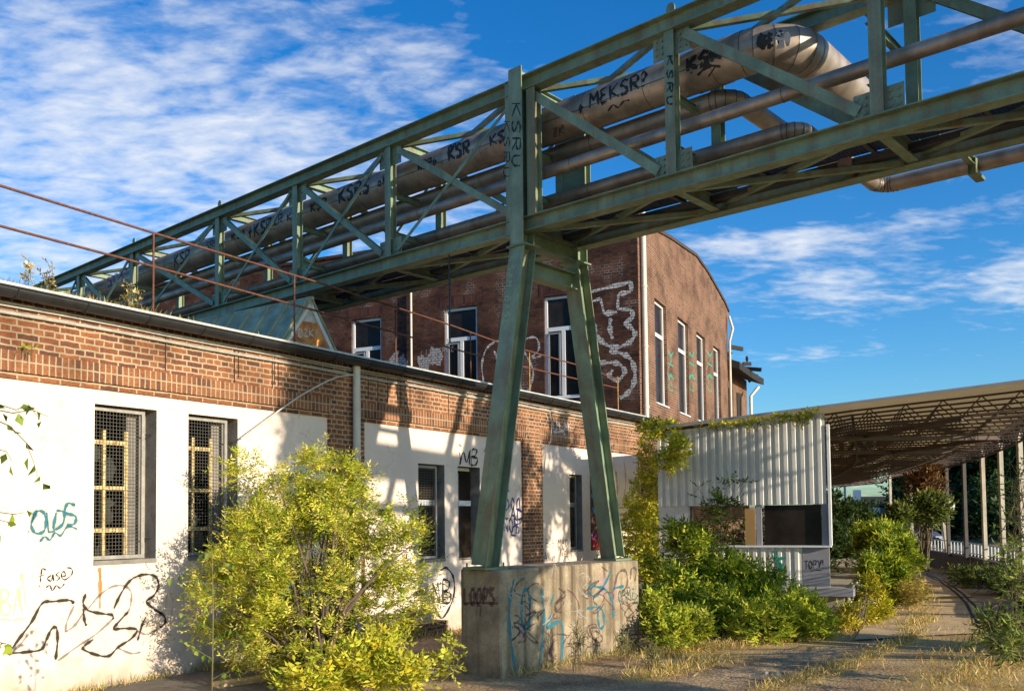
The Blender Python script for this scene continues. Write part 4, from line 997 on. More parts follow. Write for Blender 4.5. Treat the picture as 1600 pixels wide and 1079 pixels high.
def lamp(x, ytop, Y, lab, sign=False):
    p = at_depth(x, 800, Y); h = at_depth(x, ytop, Y)[2]; o = thing('utility_pole' if not sign else 'road_sign', lab, 'pole' if not sign else 'sign', A(p[0], p[1], 0))
    b = MB(); b.tube([A(p[0], p[1], 0), A(p[0], p[1], h)], .06 if sign else .08, 8); b.build('pole', M_rail if sign else M_cable, o)
    if sign:
        b = MB(); b.cbox(A(p[0], p[1]-.09, h-.35), A(.55, 0, 0), A(0, .03, 0), Zv*.7) if sign == 1 else b.tube([A(p[0]+.2, p[1]-.12, h-.4), A(p[0]+.2, p[1]-.09, h-.4)], .42, 20); b.build('plate', M_frame if sign == 1 else M_rail, o)
    return o
lamp(1321, 742, 62., 'thin grey pole standing in front of the trees left of the white sign'); lamp(1339, 765, 62., 'narrow post with a small white plate beyond the platform', 1); lamp(1472, 778, 47., 'pole with a round grey sign behind the slanted canopy post', 2)
# the neighbouring pipe frame towards the sun (outside the picture on the right)

# ================================================================== FOLIAGE
def leaf_material(name, trans=.35):
    m = bpy.data.materials.new(name); m.use_nodes = True; t = m.node_tree; t.nodes.clear()
    at = N(t, 'ShaderNodeAttribute', attribute_name='tint'); d = N(t, 'ShaderNodeBsdfPrincipled'); d.inputs['Roughness'].default_value = .55; d.inputs['Specular IOR Level'].default_value = .3
    tr = N(t, 'ShaderNodeBsdfTranslucent'); mx = N(t, 'ShaderNodeMixShader'); mx.inputs[0].default_value = trans; o = N(t, 'ShaderNodeOutputMaterial')
    br_ = N(t, 'ShaderNodeMix', data_type='RGBA', blend_type='MULTIPLY'); br_.inputs['Factor'].default_value = 1; br_.inputs['B'].default_value = (1.3, 1.35, .6, 1)
    t.links.new(at.outputs['Color'], d.inputs['Base Color']); t.links.new(at.outputs['Color'], br_.inputs['A']); t.links.new(br_.outputs['Result'], tr.inputs['Color'])
    t.links.new(d.outputs[0], mx.inputs[1]); t.links.new(tr.outputs[0], mx.inputs[2]); t.links.new(mx.outputs[0], o.inputs[0]); return m
M_leaf = leaf_material('leaf'); M_dry = leaf_material('dry_blade', .25)
M_bark = mat('bark', (.14, .10, .065), .9, var=.4, vscale=12, bump=.3); M_twig = mat('green_twig', (.20, .19, .07), .8, var=.3, vscale=10)
def leaves_obj(name, P, Dr, W, Ln, Wd, cols, parent=None, m=M_leaf, fold=.25):
    """P base, Dr unit direction, W unit side vector; diamond leaf folded at the rib"""
    n = len(P); Nn = np.cross(Dr, W); Ln = np.asarray(Ln)[:, None]; Wd = np.asarray(Wd)[:, None]
    mid = P+Dr*Ln*.45+Nn*Wd*fold
    v = np.stack([P, mid-W*Wd*.5, P+Dr*Ln-Nn*Ln*.10, mid+W*Wd*.5], 1).reshape(-1, 3)
    org = A(0, 0, 0) if parent is None else ORG[parent.name]; v = v-org
    me = bpy.data.meshes.new(name); me.vertices.add(4*n); me.vertices.foreach_set('co', v.astype(np.float32).ravel())
    tri = (np.arange(n)[:, None]*4+np.array([0, 1, 2, 0, 2, 3])).ravel().astype(np.int32)
    me.loops.add(6*n); me.loops.foreach_set('vertex_index', tri); me.polygons.add(2*n); me.polygons.foreach_set('loop_start', np.arange(2*n, dtype=np.int32)*3); me.polygons.foreach_set('loop_total', np.full(2*n, 3, np.int32))
    me.update(calc_edges=True)
    c = np.repeat(np.concatenate([cols, np.ones((n, 1))], 1), 4, 0).astype(np.float32)
    at = me.color_attributes.new('tint', 'FLOAT_COLOR', 'POINT'); at.data.foreach_set('color', c.ravel())
    me.materials.append(m); o = bpy.data.objects.new(name, me); C.objects.link(o)
    if parent is not None: o.parent = parent
    ORG[o.name] = org; return o
def unitv(a): return a/np.maximum(np.linalg.norm(a, axis=-1, keepdims=True), 1e-9)
def pal(n, cols, jit=.25):
    c = np.array(cols)[rng.integers(0, len(cols), n)]; return np.clip(c*(1+rng.uniform(-jit, jit, (n, 1))), 0, 1)
def sprigs(pos, dirs, nl, L, leafL, leafW, cols, spread=1.0, droop=.3, tint_noise=None):
    """each sprig a stem with nl leaflets in two rows"""
    n = len(pos); t = (np.arange(nl)+.6)/nl; up = np.array([0, 0, 1.])
    side = unitv(np.cross(dirs, up)+rng.normal(0, .25, (n, 3))); side = unitv(side-dirs*np.sum(side*dirs, 1, keepdims=True)); nrm_ = np.cross(side, dirs)
    sg = np.where(np.arange(nl) % 2 == 0, 1., -1.)
    Ls = L*rng.uniform(.6, 1.3, (n, 1, 1))
    P = pos[:, None]+dirs[:, None]*(t[None, :, None]*Ls) - up*(t**2)[None, :, None]*Ls*droop*.5
    D = unitv(dirs[:, None]*.55+side[:, None]*sg[None, :, None]*spread+rng.normal(0, .22, (n, nl, 3))-up*droop*.5)
    D[:, -1] = unitv(dirs+rng.normal(0, .15, (n, 3)))
    Wv = unitv(np.cross(D, nrm_[:, None]+rng.normal(0, .35, (n, nl, 3))))
    P = P.reshape(-1, 3); D = D.reshape(-1, 3); Wv = Wv.reshape(-1, 3); k = len(P)
    base = pal(n, cols, .28); cc = np.repeat(base, nl, 0)*(1+rng.uniform(-.15, .15, (k, 1)))
    return P, D, Wv, leafL*rng.uniform(.65, 1.25, k), leafW*rng.uniform(.7, 1.2, k), np.clip(cc, 0, 1)
def in_blobs(blobs, n, shell=.55):
    """blobs: (center, rx, ry, rz, weight)"""
    w = np.array([b[4] for b in blobs], float); w /= w.sum(); ch_ = rng.choice(len(blobs), n, p=w)
    d = unitv(rng.normal(0, 1, (n, 3))); r = rng.uniform(0, 1, (n, 1))**shell
    c = np.array([b[0] for b in blobs])[ch_]; s_ = np.array([b[1:4] for b in blobs])[ch_]
    p = c+d*r*s_; return p, d
def branches(b, base, tips, r0, mid_up=.35):
    for tp in tips:
        base_ = base+A(random.uniform(-.12, .12), random.uniform(-.12, .12), 0); dlt = tp-base_; L = np.linalg.norm(dlt)
        m1 = base_+dlt*.35+Zv*L*mid_up*.35+rng.normal(0, .05, 3)*L*.5; m2 = base_+dlt*.7+Zv*L*mid_up*.3+rng.normal(0, .04, 3)*L*.5
        b.tube([base_-Zv*.1, m1, m2, tp], r0, 5, rs=[r0, r0*.75, r0*.45, r0*.12])
def shrub(name, label, cat, base, blobs, n, nl, L, lL, lW, cols, nb=22, r0=.03, group=None, droop=.3, shell=.55, gap=.0, outw=.6, spread=1., clump=0, csize=.2):
    o = thing(name, label, cat, base, group)
    if clump:
        nc = max(int(n/clump), 3); pc, dc = in_blobs(blobs, nc, shell); i_ = rng.integers(0, nc, n); cs = csize*rng.uniform(.5, 1.25, (nc, 1))
        off_ = unitv(rng.normal(0, 1, (n, 3)))*rng.uniform(0, 1, (n, 1))**.5*cs[i_]*np.array([1, 1, .8]); p = pc[i_]+off_; d = unitv(dc[i_]*.7+off_/csize)
    else: p, d = in_blobs(blobs, n, shell)
    k = p[:, 2] > base[2]+.03; p, d = p[k], d[k]
    if gap:   # ragged clumps: thin the sprigs out with a blocky noise
        h = np.sin(p[:, 0]*7.1+p[:, 2]*5.3)*np.sin(p[:, 1]*6.3-p[:, 2]*8.1)*np.sin(p[:, 0]*3.7-p[:, 1]*4.9+2); k = h+rng.uniform(-.25, .25, len(h)) > -.45+.15*(1-gap); p, d = p[k], d[k]
    dr = unitv(d*outw+np.array([0, 0, .35])+rng.normal(0, .45, p.shape))
    leaves_obj('foliage', *[x for x in sprigs(p, dr, nl, L, lL, lW, cols, droop=droop, spread=spread)], parent=o)
    b = MB(); tips = [p[i] for i in rng.choice(len(p), min(nb, len(p)), replace=False)]; branches(b, np.asarray(base, float), tips, r0)
    idx_ = rng.choice(len(p), min(160, len(p)), replace=False)
    for i in idx_: b.tube([p[i]-dr[i]*L*.8-Zv*.06, p[i], p[i]+dr[i]*L-Zv*L*droop*.5], .004, 3, 1, cap=False)
    b.build('stems', [M_bark, M_twig], o)
    return o
YG = [(.66, .60, .08), (.54, .54, .06), (.40, .46, .04), (.76, .66, .16), (.28, .36, .04)]
MG = [(.26, .35, .035), (.40, .46, .04), (.13, .20, .02), (.56, .54, .06), (.29, .36, .035)]
DG = [(.025, .055, .015), (.04, .08, .02), (.06, .10, .025), (.03, .06, .02)]
YL = [(.55, .46, .03), (.45, .42, .03), (.32, .36, .03), (.50, .36, .04)]
def W3d(x, y, Y): return at_depth(x, y, Y)
ppm = lambda Y: Y/F_PX
def blob(x, y, Y, rx, ry, dep=None, w=None):
    """ellipsoid centred on a surveyed point, radii in metres from pixels at that distance"""
    s_ = Y/F_PX; return (W3d(x, y, Y), rx*s_, (dep if dep else (rx+ry)/2*s_), ry*s_, w if w else rx*ry)
if not globals().get('NOLEAF'):
    # big elder shrub in front of the white wall
    Yb = 9.6
    bb = at_z(490, 1078, 0)
    def Yw(x, back=.75): return min(11.7, at_plane(x, 900, fa, FN)[1]-back)
    els = [blob(470, 870, Yw(470), 120, 130, .9), blob(420, 780, Yw(420), 62, 62, .5), blob(395, 900, Yw(395)-.3, 85, 100, .7), blob(500, 745, Yw(500)+.1, 60, 45, .45), blob(545, 800, Yw(545)+.2, 72, 62, .5), blob(615, 860, Yw(615)+.1, 60, 62, .45),
           blob(655, 905, Yw(655), 36, 42, .3), blob(590, 960, Yw(590), 70, 60, .6), blob(440, 985, Yw(440)-.5, 110, 60, .8), blob(345, 950, Yw(345)-.3, 40, 70, .4), blob(380, 745, Yw(380), 30, 28, .25, 500), blob(505, 700, Yw(505)+.1, 34, 10, .15, 350), blob(640, 815, Yw(640)+.2, 30, 14, .2, 400)]
    shrub('elder_shrub', 'large yellow-green elder shrub in front of the white wall', 'shrub', bb, els, 7600, 7, .16, .066, .021, YG, nb=70, r0=.024, droop=.5, shell=.36, clump=30, csize=.22)
    low_ = [blob(555, 1045, 9.6, 80, 38, .4), blob(630, 1055, 9.6, 44, 26, .3), blob(480, 1070, 9.2, 50, 22, .3), blob(590, 1010, 9.9, 40, 24, .3)]
    shrub('broadleaf_weed', 'leafy weed with yellowing leaves at the foot of the elder shrub', 'weed', at_z(560, 1085, 0), low_, 620, 6, .16, .085, .038, YG[:3]+YL[:2], nb=14, r0=.008, droop=.5)
    shrub('broadleaf_weed', 'small bright weed sprouting beside the left end of the concrete plinth', 'weed', at_z(690, 1062, 0), [blob(700, 1035, 10.6, 26, 16, .18), blob(705, 1002, 10.9, 16, 8, .12)], 46, 5, .12, .07, .04, YG[:3], nb=6, r0=.005, droop=.5)
    # young birch sapling with separate leaves
    def sapling(name, label, stem, twigs, ll, cols, cat='sapling', nlf=26, seedy=1):
        o = thing(name, label, cat, stem[0]); b = MB(); b.tube(stem, .008, 5, rs=np.linspace(.009, .003, len(stem))); P = []; D = []
        for tw_ in twigs:
            b.tube(tw_, .003, 4, rs=np.linspace(.004, .0015, len(tw_)))
            L = resample(tw_, .045)
            for q in L[1:]:
                if rng.uniform() < .75: P.append(q+rng.normal(0, .012, 3)); D.append(unit(rng.normal(0, .5, 3)+A(0, 0, -.9)))
        b.build('stem', M_twig, o); P = np.array(P); D = np.array(D); W_ = unitv(np.cross(D, rng.normal(0, 1, P.shape))); n = len(P)
        leaves_obj('leaves', P, D, W_, ll*rng.uniform(.7, 1.3, n), ll*.75*rng.uniform(.7, 1.2, n), pal(n, cols), parent=o); return o
    Ys = 8.4; f = lambda x, y, d=0: W3d(x, y, Ys+d)
    sapling('birch_sapling', 'slender birch sapling with few dark leaves against the white wall', [at_z(330, 1120, 0), f(332, 1040), f(333, 960), f(332, 890), f(331, 855)],
            [[f(333, 925), f(312, 905), f(285, 893), f(270, 905)], [f(332, 950), f(305, 930), f(287, 925)], [f(333, 985), f(300, 965), f(277, 955)], [f(333, 1000), f(360, 975), f(380, 1000)], [f(333, 1030), f(300, 1010), f(285, 1000)],
             [f(332, 900), f(350, 880), f(362, 900)], [f(332, 870), f(322, 862), f(312, 870)], [f(333, 1060), f(350, 1050), f(365, 1062)], [f(333, 940), f(360, 930), f(352, 945)]], .065, [(.10, .16, .03), (.16, .24, .03), (.30, .36, .05)])
    Yt = 4.6; f = lambda x, y, d=0: W3d(x, y, Yt+d)
    sapling('birch_branch', 'birch branch reaching into the picture at the upper left of the white wall', [f(-160, 640), f(-60, 640), f(-10, 655)],
            [[f(-40, 640), f(0, 632), f(25, 640), f(45, 632), f(62, 655)], [f(-20, 650), f(15, 665), f(40, 690), f(52, 720), f(62, 755)], [f(-60, 700), f(-10, 700), f(10, 705), f(20, 722)], [f(-30, 635), f(20, 645), f(50, 640), f(75, 650)]], .055, [(.10, .15, .03), (.2, .28, .04), (.07, .11, .02)], 'branch')
    sapling('birch_branch', 'lower birch twig entering the picture beside the blue graffiti', [f(-160, 820), f(-40, 805)], [[f(-40, 805), f(0, 800), f(22, 803), f(38, 800)], [f(-40, 812), f(0, 812), f(15, 816)], [f(-40, 830), f(0, 828)]], .055, [(.16, .22, .03), (.3, .36, .04)], 'branch')
    sapling('birch_branch', 'lowest birch twig entering at the left edge near the big black scrawl', [f(-160, 1010), f(-40, 1008)], [[f(-40, 1005), f(0, 1003), f(14, 1006), f(20, 1012)], [f(-30, 1012), f(5, 1010)]], .055, [(.16, .22, .03), (.3, .36, .04)], 'branch')
    # creeper on the corner of the buildings and over the kiosk eave
    Yv = 21.5; Yk = 18.6
    vine = [blob(1012, 710, Yv, 16, 50, .3), blob(1010, 780, Yv-.2, 22, 60, .4), blob(1030, 668, Yk+.9, 34, 9, .3, 700), blob(1000, 845, Yv-.8, 36, 60, .5), blob(1060, 702, Yk, 18, 26, .15, 520), blob(1040, 720, Yk+.2, 18, 14, .15, 380), blob(985, 800, Yv-.5, 12, 30, .3, 300), blob(1020, 900, Yv-1.5, 40, 60, .5)]
    shrub('creeper', 'yellow-green creeper climbing the corner between the low building and the kiosk', 'climber', at_z(1005, 915, 0), vine, 2300, 5, .16, .085, .055, YG[:3]+YL[:3], nb=16, r0=.02, droop=.9, shell=.45, gap=.9)
    eave = [blob(1085+i*17, 669-i*2.1+random.uniform(-2, 3), Yk-.1*i/1., 11, 4.5, .12, 60) for i in range(12)]+[blob(1255, 655, 17.6, 16, 6, .1, 120)]
    shrub('creeper', 'thin strand of creeper trailing along the kiosk eave', 'climber', W3d(1060, 672, 18.7), eave, 170, 5, .13, .07, .045, YL[:2]+YG[:2], nb=0, droop=.8)
    # bushes in front of the kiosk
    Yq = 16.6
    bs1 = [blob(1075, 870, Yq+.4, 48, 42, .5), blob(1140, 910, Yq-.1, 60, 46, .6), blob(1050, 940, Yq-.6, 40, 44, .5), blob(1070, 832, Yq+.6, 22, 16, .25, 350), blob(1190, 935, Yq-.7, 48, 36, .5), blob(1110, 955, Yq-1.2, 60, 30, .5)]
    shrub('bramble_bush', 'dense mid-green bush filling the corner left of the kiosk', 'bush', at_z(1110, 985, 0), bs1, 4300, 6, .19, .115, .042, MG, nb=26, r0=.02, group='bushes in front of the kiosk', shell=.4, clump=26, csize=.26)
    bs2 = [blob(1235, 960, Yq-1.6, 52, 36, .5), blob(1190, 975, Yq-2.0, 50, 28, .5), blob(1270, 975, Yq-1.6, 36, 24, .4)]
    shrub('bramble_bush', 'bright low bush below the grey slab edge of the platform', 'bush', at_z(1225, 1000, 0), bs2, 1100, 6, .17, .105, .042, MG[:2]+YG[1:3]+MG[3:], nb=12, r0=.012, gap=.6, group='bushes in front of the kiosk', shell=.4)
    bs3 = [blob(1045, 985, 13.4, 34, 18, .35), blob(1075, 975, 13.8, 40, 24, .4), blob(1025, 960, 14., 20, 36, .3)]
    shrub('bramble_bush', 'yellowish ground bush beside the right end of the plinth', 'bush', at_z(1050, 1005, 0), bs3, 560, 6, .15, .09, .04, YG[1:3]+MG[1:4], nb=8, r0=.01, group='bushes in front of the kiosk', shell=.4)
    tall = [blob(1130, 790, Yq, 18, 26, .2), blob(1108, 805, Yq, 14, 18, .15), blob(1145, 755, Yq, 24, 8, .15, 130), blob(1092, 765, Yq, 5, 20, .1, 60)]
    shrub('elder_sapling', 'tall thin dark-leaved sapling rising in front of the kiosk window', 'sapling', at_z(1120, 960, 0), tall, 80, 6, .2, .09, .045, [(.05, .09, .02), (.10, .16, .03), (.2, .25, .04)], nb=12, r0=.014)
    # bushes along the right side of the platform
    bt = [blob(1378, 850, 24., 36, 22, .9), blob(1400, 872, 22.5, 26, 24, .7), blob(1365, 835, 27., 26, 16, .8), blob(1378, 905, 20.5, 22, 30, .4)]
    shrub('trackside_bush', 'dark-topped bush growing between platform and curved track', 'bush', at_z(1385, 925, 0), bt, 4200, 6, .22, .135, .042, MG+[(.07, .12, .02)], nb=24, r0=.02, shell=.4, clump=24, csize=.26)
    by = [blob(1358, 935, 18.2, 18, 32, .3), blob(1340, 965, 16.9, 26, 14, .3), blob(1372, 955, 17.8, 14, 20, .25), blob(1320, 980, 16., 18, 9, .25)]
    shrub('yellow_bush', 'yellow-leaved bush spilling down at the platform corner', 'bush', at_z(1335, 985, 0), by, 1150, 6, .17, .10, .035, YL+YG[:1], nb=14, r0=.012, gap=.6, shell=.4)
    bo = [blob(1425, 925, 20., 24, 16, .4), blob(1405, 905, 21., 22, 20, .4)]
    shrub('yellow_bush', 'small fading bush at the left edge of the curved track', 'bush', at_z(1415, 940, 0), bo, 420, 6, .16, .09, .03, [(.42, .30, .07), (.30, .28, .05), (.5, .38, .12)], nb=6, r0=.01, shell=.4)
    # red-brown and green tree beyond the car
    shrub('autumn_tree', 'small tree turning red-brown behind the canopy posts', 'tree', at_depth(1445, 850, 34.)*A(1, 1, 0), [blob(1452, 795, 34., 30, 22, .8), blob(1405, 805, 33., 14, 14, .5, 250)], 800, 5, .3, .2, .09, [(.12, .16, .04), (.2, .22, .05), (.07, .10, .03)], nb=14, r0=.04, gap=.7)
    shrub('autumn_tree', 'red-brown leafy crown top rising between two canopy posts', 'tree', at_depth(1440, 850, 36.)*A(1, 1, 0), [blob(1443, 760, 36., 24, 26, .8), blob(1455, 738, 36., 10, 14, .5)], 420, 5, .3, .2, .09, [(.22, .10, .05), (.14, .07, .04), (.26, .15, .06)], nb=8, r0=.03, gap=.5)
    # bushes at the right edge
    br1 = [blob(1598, 840, 12., 18, 30, .3), blob(1598, 905, 10.5, 26, 34, .4), blob(1590, 960, 10., 30, 26, .4), blob(1612, 1000, 9.5, 36, 44, .5), blob(1625, 870, 11., 34, 40, .4)]
    shrub('verge_bush', 'dark leafy bush leaning in at the right edge of the track', 'bush', at_z(1610, 1030, 0), br1, 190, 5, .2, .10, .03, [(.10, .15, .03), (.18, .25, .04), (.28, .34, .06), (.12, .17, .03)], nb=26, r0=.012, shell=.5, clump=12, csize=.3)
    br2 = [blob(1550, 975, 11.2, 16, 18, .2), blob(1572, 1000, 10.6, 22, 22, .25)]
    shrub('verge_bush', 'sparse bush with narrow dark leaves standing at the end of the wheel grooves', 'bush', at_z(1562, 1015, 0), br2, 130, 5, .18, .11, .035, [(.05, .09, .018), (.12, .17, .03), (.2, .2, .05)], nb=12, r0=.01, gap=.5)
    shrub('wall_foot_bush', 'low dim bush at the foot of the guard wall', 'bush', at_z(1520, 912, -.2), [blob(1515, 900, 27., 34, 13, .8), blob(1560, 905, 24., 30, 14, .7)], 620, 5, .2, .13, .045, [(.10, .13, .03), (.2, .22, .05), (.05, .08, .02)], nb=8, r0=.01)
    shrub('bare_twig_bush', 'bare pale twigs sticking up beside the right-hand canopy post', 'bush', at_z(1600, 960, 0), [blob(1590, 760, 14., 22, 50, .3), blob(1595, 830, 13., 20, 40, .3)], 60, 4, .2, .08, .03, [(.2, .2, .06), (.1, .14, .04)], nb=18, r0=.012)
    # background trees, each with a trunk and crown
    def tree(x, ytop, ybase_, Y, rx, label, n=1500, cols=DG, name='dark_tree', ll=.42):
        base = at_depth(x, 800, Y); base[2] = -.3; top = at_depth(x, ytop, Y)[2]; r = rx*Y/F_PX; Hh = top
        o = thing(name, label, 'tree', base, 'trees beyond the road')
        bl = []
        for k in range(9):
            a = k*2.4; zz = Hh*(.30+.62*(k/8)); rr = r*(1-.45*(k/8)); bl.append((base+A(cos(a)*r*.45, sin(a)*r*.45, zz), rr*.62, rr*.62, Hh*.15, 1.))
        bl.append((base+Zv*Hh*.5, r*.8, r*.8, Hh*.4, 2.))
        p, d = in_blobs(bl, n, .45); h = np.sin(p[:, 0]*1.1+p[:, 2]*1.3)*np.sin(p[:, 1]*1.2-p[:, 2]*1.1); p = p[h+rng.uniform(-.3, .3, len(h)) > -.42]
        dr = unitv(rng.normal(0, 1, p.shape)+np.array([0, 0, .1]))
        leaves_obj('crown', *sprigs(p, dr, 5, ll*1.7, ll, ll*.55, cols, droop=.3), parent=o)
        b = MB(); b.tube([base, base+Zv*Hh*.5+A(.2, 0, 0), base+Zv*Hh*.85], .22, 7, rs=[.28, .18, .05]); tip = [p[i] for i in rng.choice(len(p), 8)]
        for q in tip: zc = base+Zv*(q[2]-base[2])*.6; b.tube([zc, (zc+q)/2+Zv*.2, q], .06, 4, rs=[.09, .06, .02])
        b.build('trunk', M_bark, o); return o
    kinds = ['tall dark tree beyond the road, showing between the right-hand canopy posts', 'broad dark tree beyond the road behind the middle canopy posts', 'dark tree behind the parked car', 'low dark tree left of the patch of pale sky', 'dark tree seen just right of the kiosk wall', 'dark tree at the right edge behind the last post', 'dark tree standing behind the slanted white post', 'dense dark tree closing the view at the bend', 'thin dark tree reaching up against the sky under the canopy', 'dark tree deep behind the far end of the canopy']
    for lab, (x, yt, Y, rx, n) in zip(kinds, ((1560, 650, 62., 75, 2200), (1490, 640, 66., 60, 1700), (1425, 690, 72., 42, 1200), (1322, 782, 80., 30, 800), (1296, 768, 60., 16, 500), (1640, 640, 56., 80, 1800), (1455, 670, 64., 40, 1100), (1385, 784, 90., 45, 700), (1425, 735, 60., 16, 500), (1350, 786, 100., 50, 700))):
        tree(x, yt, 850, Y, rx, lab, n)
    # two unseen trees added towards the sun only to shade the plinth and wall
    shrub('plinth_shade_tree', 'slim unseen tree added to shade the plinth', 'tree', A(9.0, 5.0, 0), [(A(9.0, 5.0, 2.+k*1.15), .6, .6, .8, 1.) for k in range(7)], 1500, 6, .3, .17, .11, MG, nb=16, r0=.12, shell=.6)
    shrub('wall_shade_tree', 'broad unseen tree added to shade the white wall', 'tree', A(10.9, 11.0, 0), [(A(9.3+k*.32, 9.0+k*.5, 5.0+(k*37%5)*.55), .55, .55, .65, 1.) for k in range(9)], 900, 6, .35, .2, .13, MG, nb=18, r0=.10, shell=.6)
    # hedge-like undergrowth on the far bank (one mass)
    n = 9000; xs_ = rng.uniform(13, 75, n); 
    s = rng.uniform(0, 1, n); px_ = rng.uniform(1285, 1760, n); Yu = rng.uniform(52, 80, n); P = np.array([at_depth(a, 800, y_) for a, y_ in zip(px_, Yu)]); P[:, 2] = rng.uniform(0, 1, n)**.8*np.where(px_ < 1430, 1.5, 2.6+1.2*np.sin(P[:, 0]*.5)) + .1
    k = side(P[:, 0], P[:, 1]) > 9.; P[k, 2] += .2; k2 = side(P[:, 0], P[:, 1]) > 9; P = P[k2 | (P[:, 1] > 66)]
    o = leaves_obj('undergrowth', *sprigs(P, unitv(rng.normal(0, 1, P.shape)+np.array([0, 0, .4])), 4, .6, .42, .2, DG, droop=.4)); o['label'] = 'dark undergrowth on the bank beyond the road'; o['category'] = 'undergrowth'; o['kind'] = 'stuff'
    # bushes right of the kiosk wall on the platform side, dark
    shrub('dark_bush', 'very dark bush on the platform seen just right of the kiosk wall', 'bush', at_depth(1322, 860, 31.)*A(1, 1, 0)+Zv*.5, [blob(1318, 845, 31., 28, 26, 1.2), blob(1330, 815, 34., 30, 28, 1.5), blob(1306, 808, 36., 14, 18, .8)], 1500, 5, .3, .2, .08, DG, nb=12, r0=.03)
    shrub('dark_bush', 'dark bushes visible through the kiosk window strip', 'bush', K(1.4, -4.5, zsb), [(K(.6, -4.2, 1.2), 1., .6, 1.0, 1), (K(2.2, -4.4, 1.2), 1.1, .6, 1.0, 1), (K(3.2, -4.2, 1.0), .8, .6, .8, 1)], 900, 5, .2, .13, .06, DG, nb=8, r0=.02)

    # dry grass: one mass of blades
    def blades(P, h, lean, cols, w=.006, name='dry_grass', label='dry straw-coloured grass growing along the track and bushes', seed=0):
        n = len(P); D = unitv(rng.normal(0, lean, (n, 3))*np.array([1, 1, .2])+np.array([0, 0, 1.])); W_ = unitv(np.cross(D, rng.normal(0, 1, (n, 3))))
        o = leaves_obj(name, P, D, W_, h*rng.uniform(.4, 1.3, n), np.full(n, w)*rng.uniform(.6, 1.4, n), pal(n, cols), m=M_dry, fold=.1); o['label'] = label; o['category'] = 'grass'; o['kind'] = 'stuff'; return o
    def along(pts, wd, n):
        L = resample(pts, .05); i = rng.integers(0, len(L), n); p = L[i]+np.stack([rng.normal(0, wd, n), rng.normal(0, wd, n), np.zeros(n)], 1); p[:, 2] = gz(p[:, 0], p[:, 1]); return p
    ST = [(.72, .52, .22), (.58, .38, .14), (.80, .62, .32), (.46, .34, .10), (.38, .38, .10)]
    P = np.concatenate([along(G1, .30, 14000), along(G2, .12, 2600), along(G3, .35, 4500), along(G4, .2, 1500), along(zline((1420, 985), (1440, 940), (1432, 905)), .2, 2500), along(zline((1010, 1030), (1090, 1010)), .18, 1200)])
    cl_ = np.sin(P[:, 0]*5.1)*np.sin(P[:, 1]*4.3+P[:, 0]*2)+rng.uniform(-.7, .7, len(P)); P = P[cl_ > -.25]
    blades(P, .14, .75, ST, w=.008)
    P = np.concatenate([along(zline((330, 1050), (420, 1046), (300, 1052)), .1, 500), along([F(4.5, .4, 0), F(7., .5, 0)], .15, 500), along([pA+LD*.2-BD*.1, pA+LD*PLEN-BD*.1], .07, 420), along([F(-.5, .08, 0), F(.9, .1, 0)], .06, 300)])
    blades(P, .16, .45, ST+[(.25, .32, .06)], name='wall_foot_grass', label='thin dry grass at the foot of the white wall and plinth')
    for (x, y, hgt, lab) in ((905, 1040, .75, 'spindly dried weed in front of the plinth'), (975, 1025, .55, 'spindly dried weed by the right end of the plinth'), (555-0, 1010, .5, 'dry stalks behind the elder shrub'), (1020, 1040, .4, 'little dried weed right of the plinth')):
        q = at_z(x, y+8, 0); bl_ = [(q+Zv*hgt*.5, .16, .12, hgt*.45, 1)]
        shrub('dry_weed', lab, 'weed', q, bl_, 70, 4, .07, .028, .008, [(.22, .22, .07), (.32, .26, .12)], nb=9, r0=.004, group='dried weeds near the plinth')
    # weeds growing on the flat roof edge
    n = 900; uu = rng.normal(-.1, .9, n); P = np.array([F(a, -.05-abs(rng.normal(0, .15)), BT+.06) for a in uu]); blades(P, .13, .5, ST+[(.2, .2, .06)], name='roof_grass', label='dry grass growing on the flat roof edge')
    for x in (47, 78, 203, 215):
        u, _ = FP(x, 450); q = F(u, -.05, BT+.05); shrub('roof_weed', {47: 'short dried weed on the roof edge at far left', 78: 'upright dried weed on the roof edge near the left', 203: 'leggy weed on the roof edge in front of the truss end', 215: 'round-leaved weed on the roof edge beside the handrail post'}[x], 'weed', q, [(q+Zv*.22, .06, .06, .2, 1)], 16, 3, .05, .05, .03, ST[:3], nb=4, r0=.003)
    q = F(-1.0, .09, WT+.3); shrub('wall_weed', 'small green weed rooted in the brick band at the far left', 'weed', q, [(q+FN*.05, .12, .06, .07, 1)], 30, 4, .06, .05, .02, YG[:3], nb=3, r0=.004, droop=.8)
    # litter
    for i, (x, y, s_, lab) in enumerate(((1090, 998, .05, 'scrap of white litter at the foot of the bush'), (1518, 1027, .06, 'crumpled white paper on the track'), (1565, 1030, .06, 'second white scrap nearer the right verge'), (1197, 1052, .04, 'small pale scrap on the asphalt'), (1215, 1055, .035, 'tiny pale scrap on the asphalt to its right'))):
        q = at_z(x, y, .02); b = MB(); r = random.Random(i); pts = [q+A(cos(a)*s_*r.uniform(.6, 1.2), sin(a)*s_*r.uniform(.6, 1.2), r.uniform(0, .03)) for a in np.linspace(0, 5.3, 6)]; c_ = q+Zv*.035
        b.add(pts+[c_, q-Zv*.01], [(k, (k+1) % 6, 6) for k in range(6)]+[((k+1) % 6, k, 7) for k in range(6)]); tag(b.build('litter', M_frame), lab, 'litter', 'scraps of litter on the ground')
# broken basin beside the plinth
q = at_z(690, 1052, 0)
bs_ = thing('broken_tray', 'broken white tray lying beside the left end of the plinth', 'tray', q)
b = MB(); b.bar(q+A(-.22, -.05, .03), q+A(.02, -.13, .05), .03, .05, Zv); b.bar(q+A(.02, -.13, .05), q+A(.22, .06, .08), .03, .05, Zv); b.build('rim', M_frame, bs_)

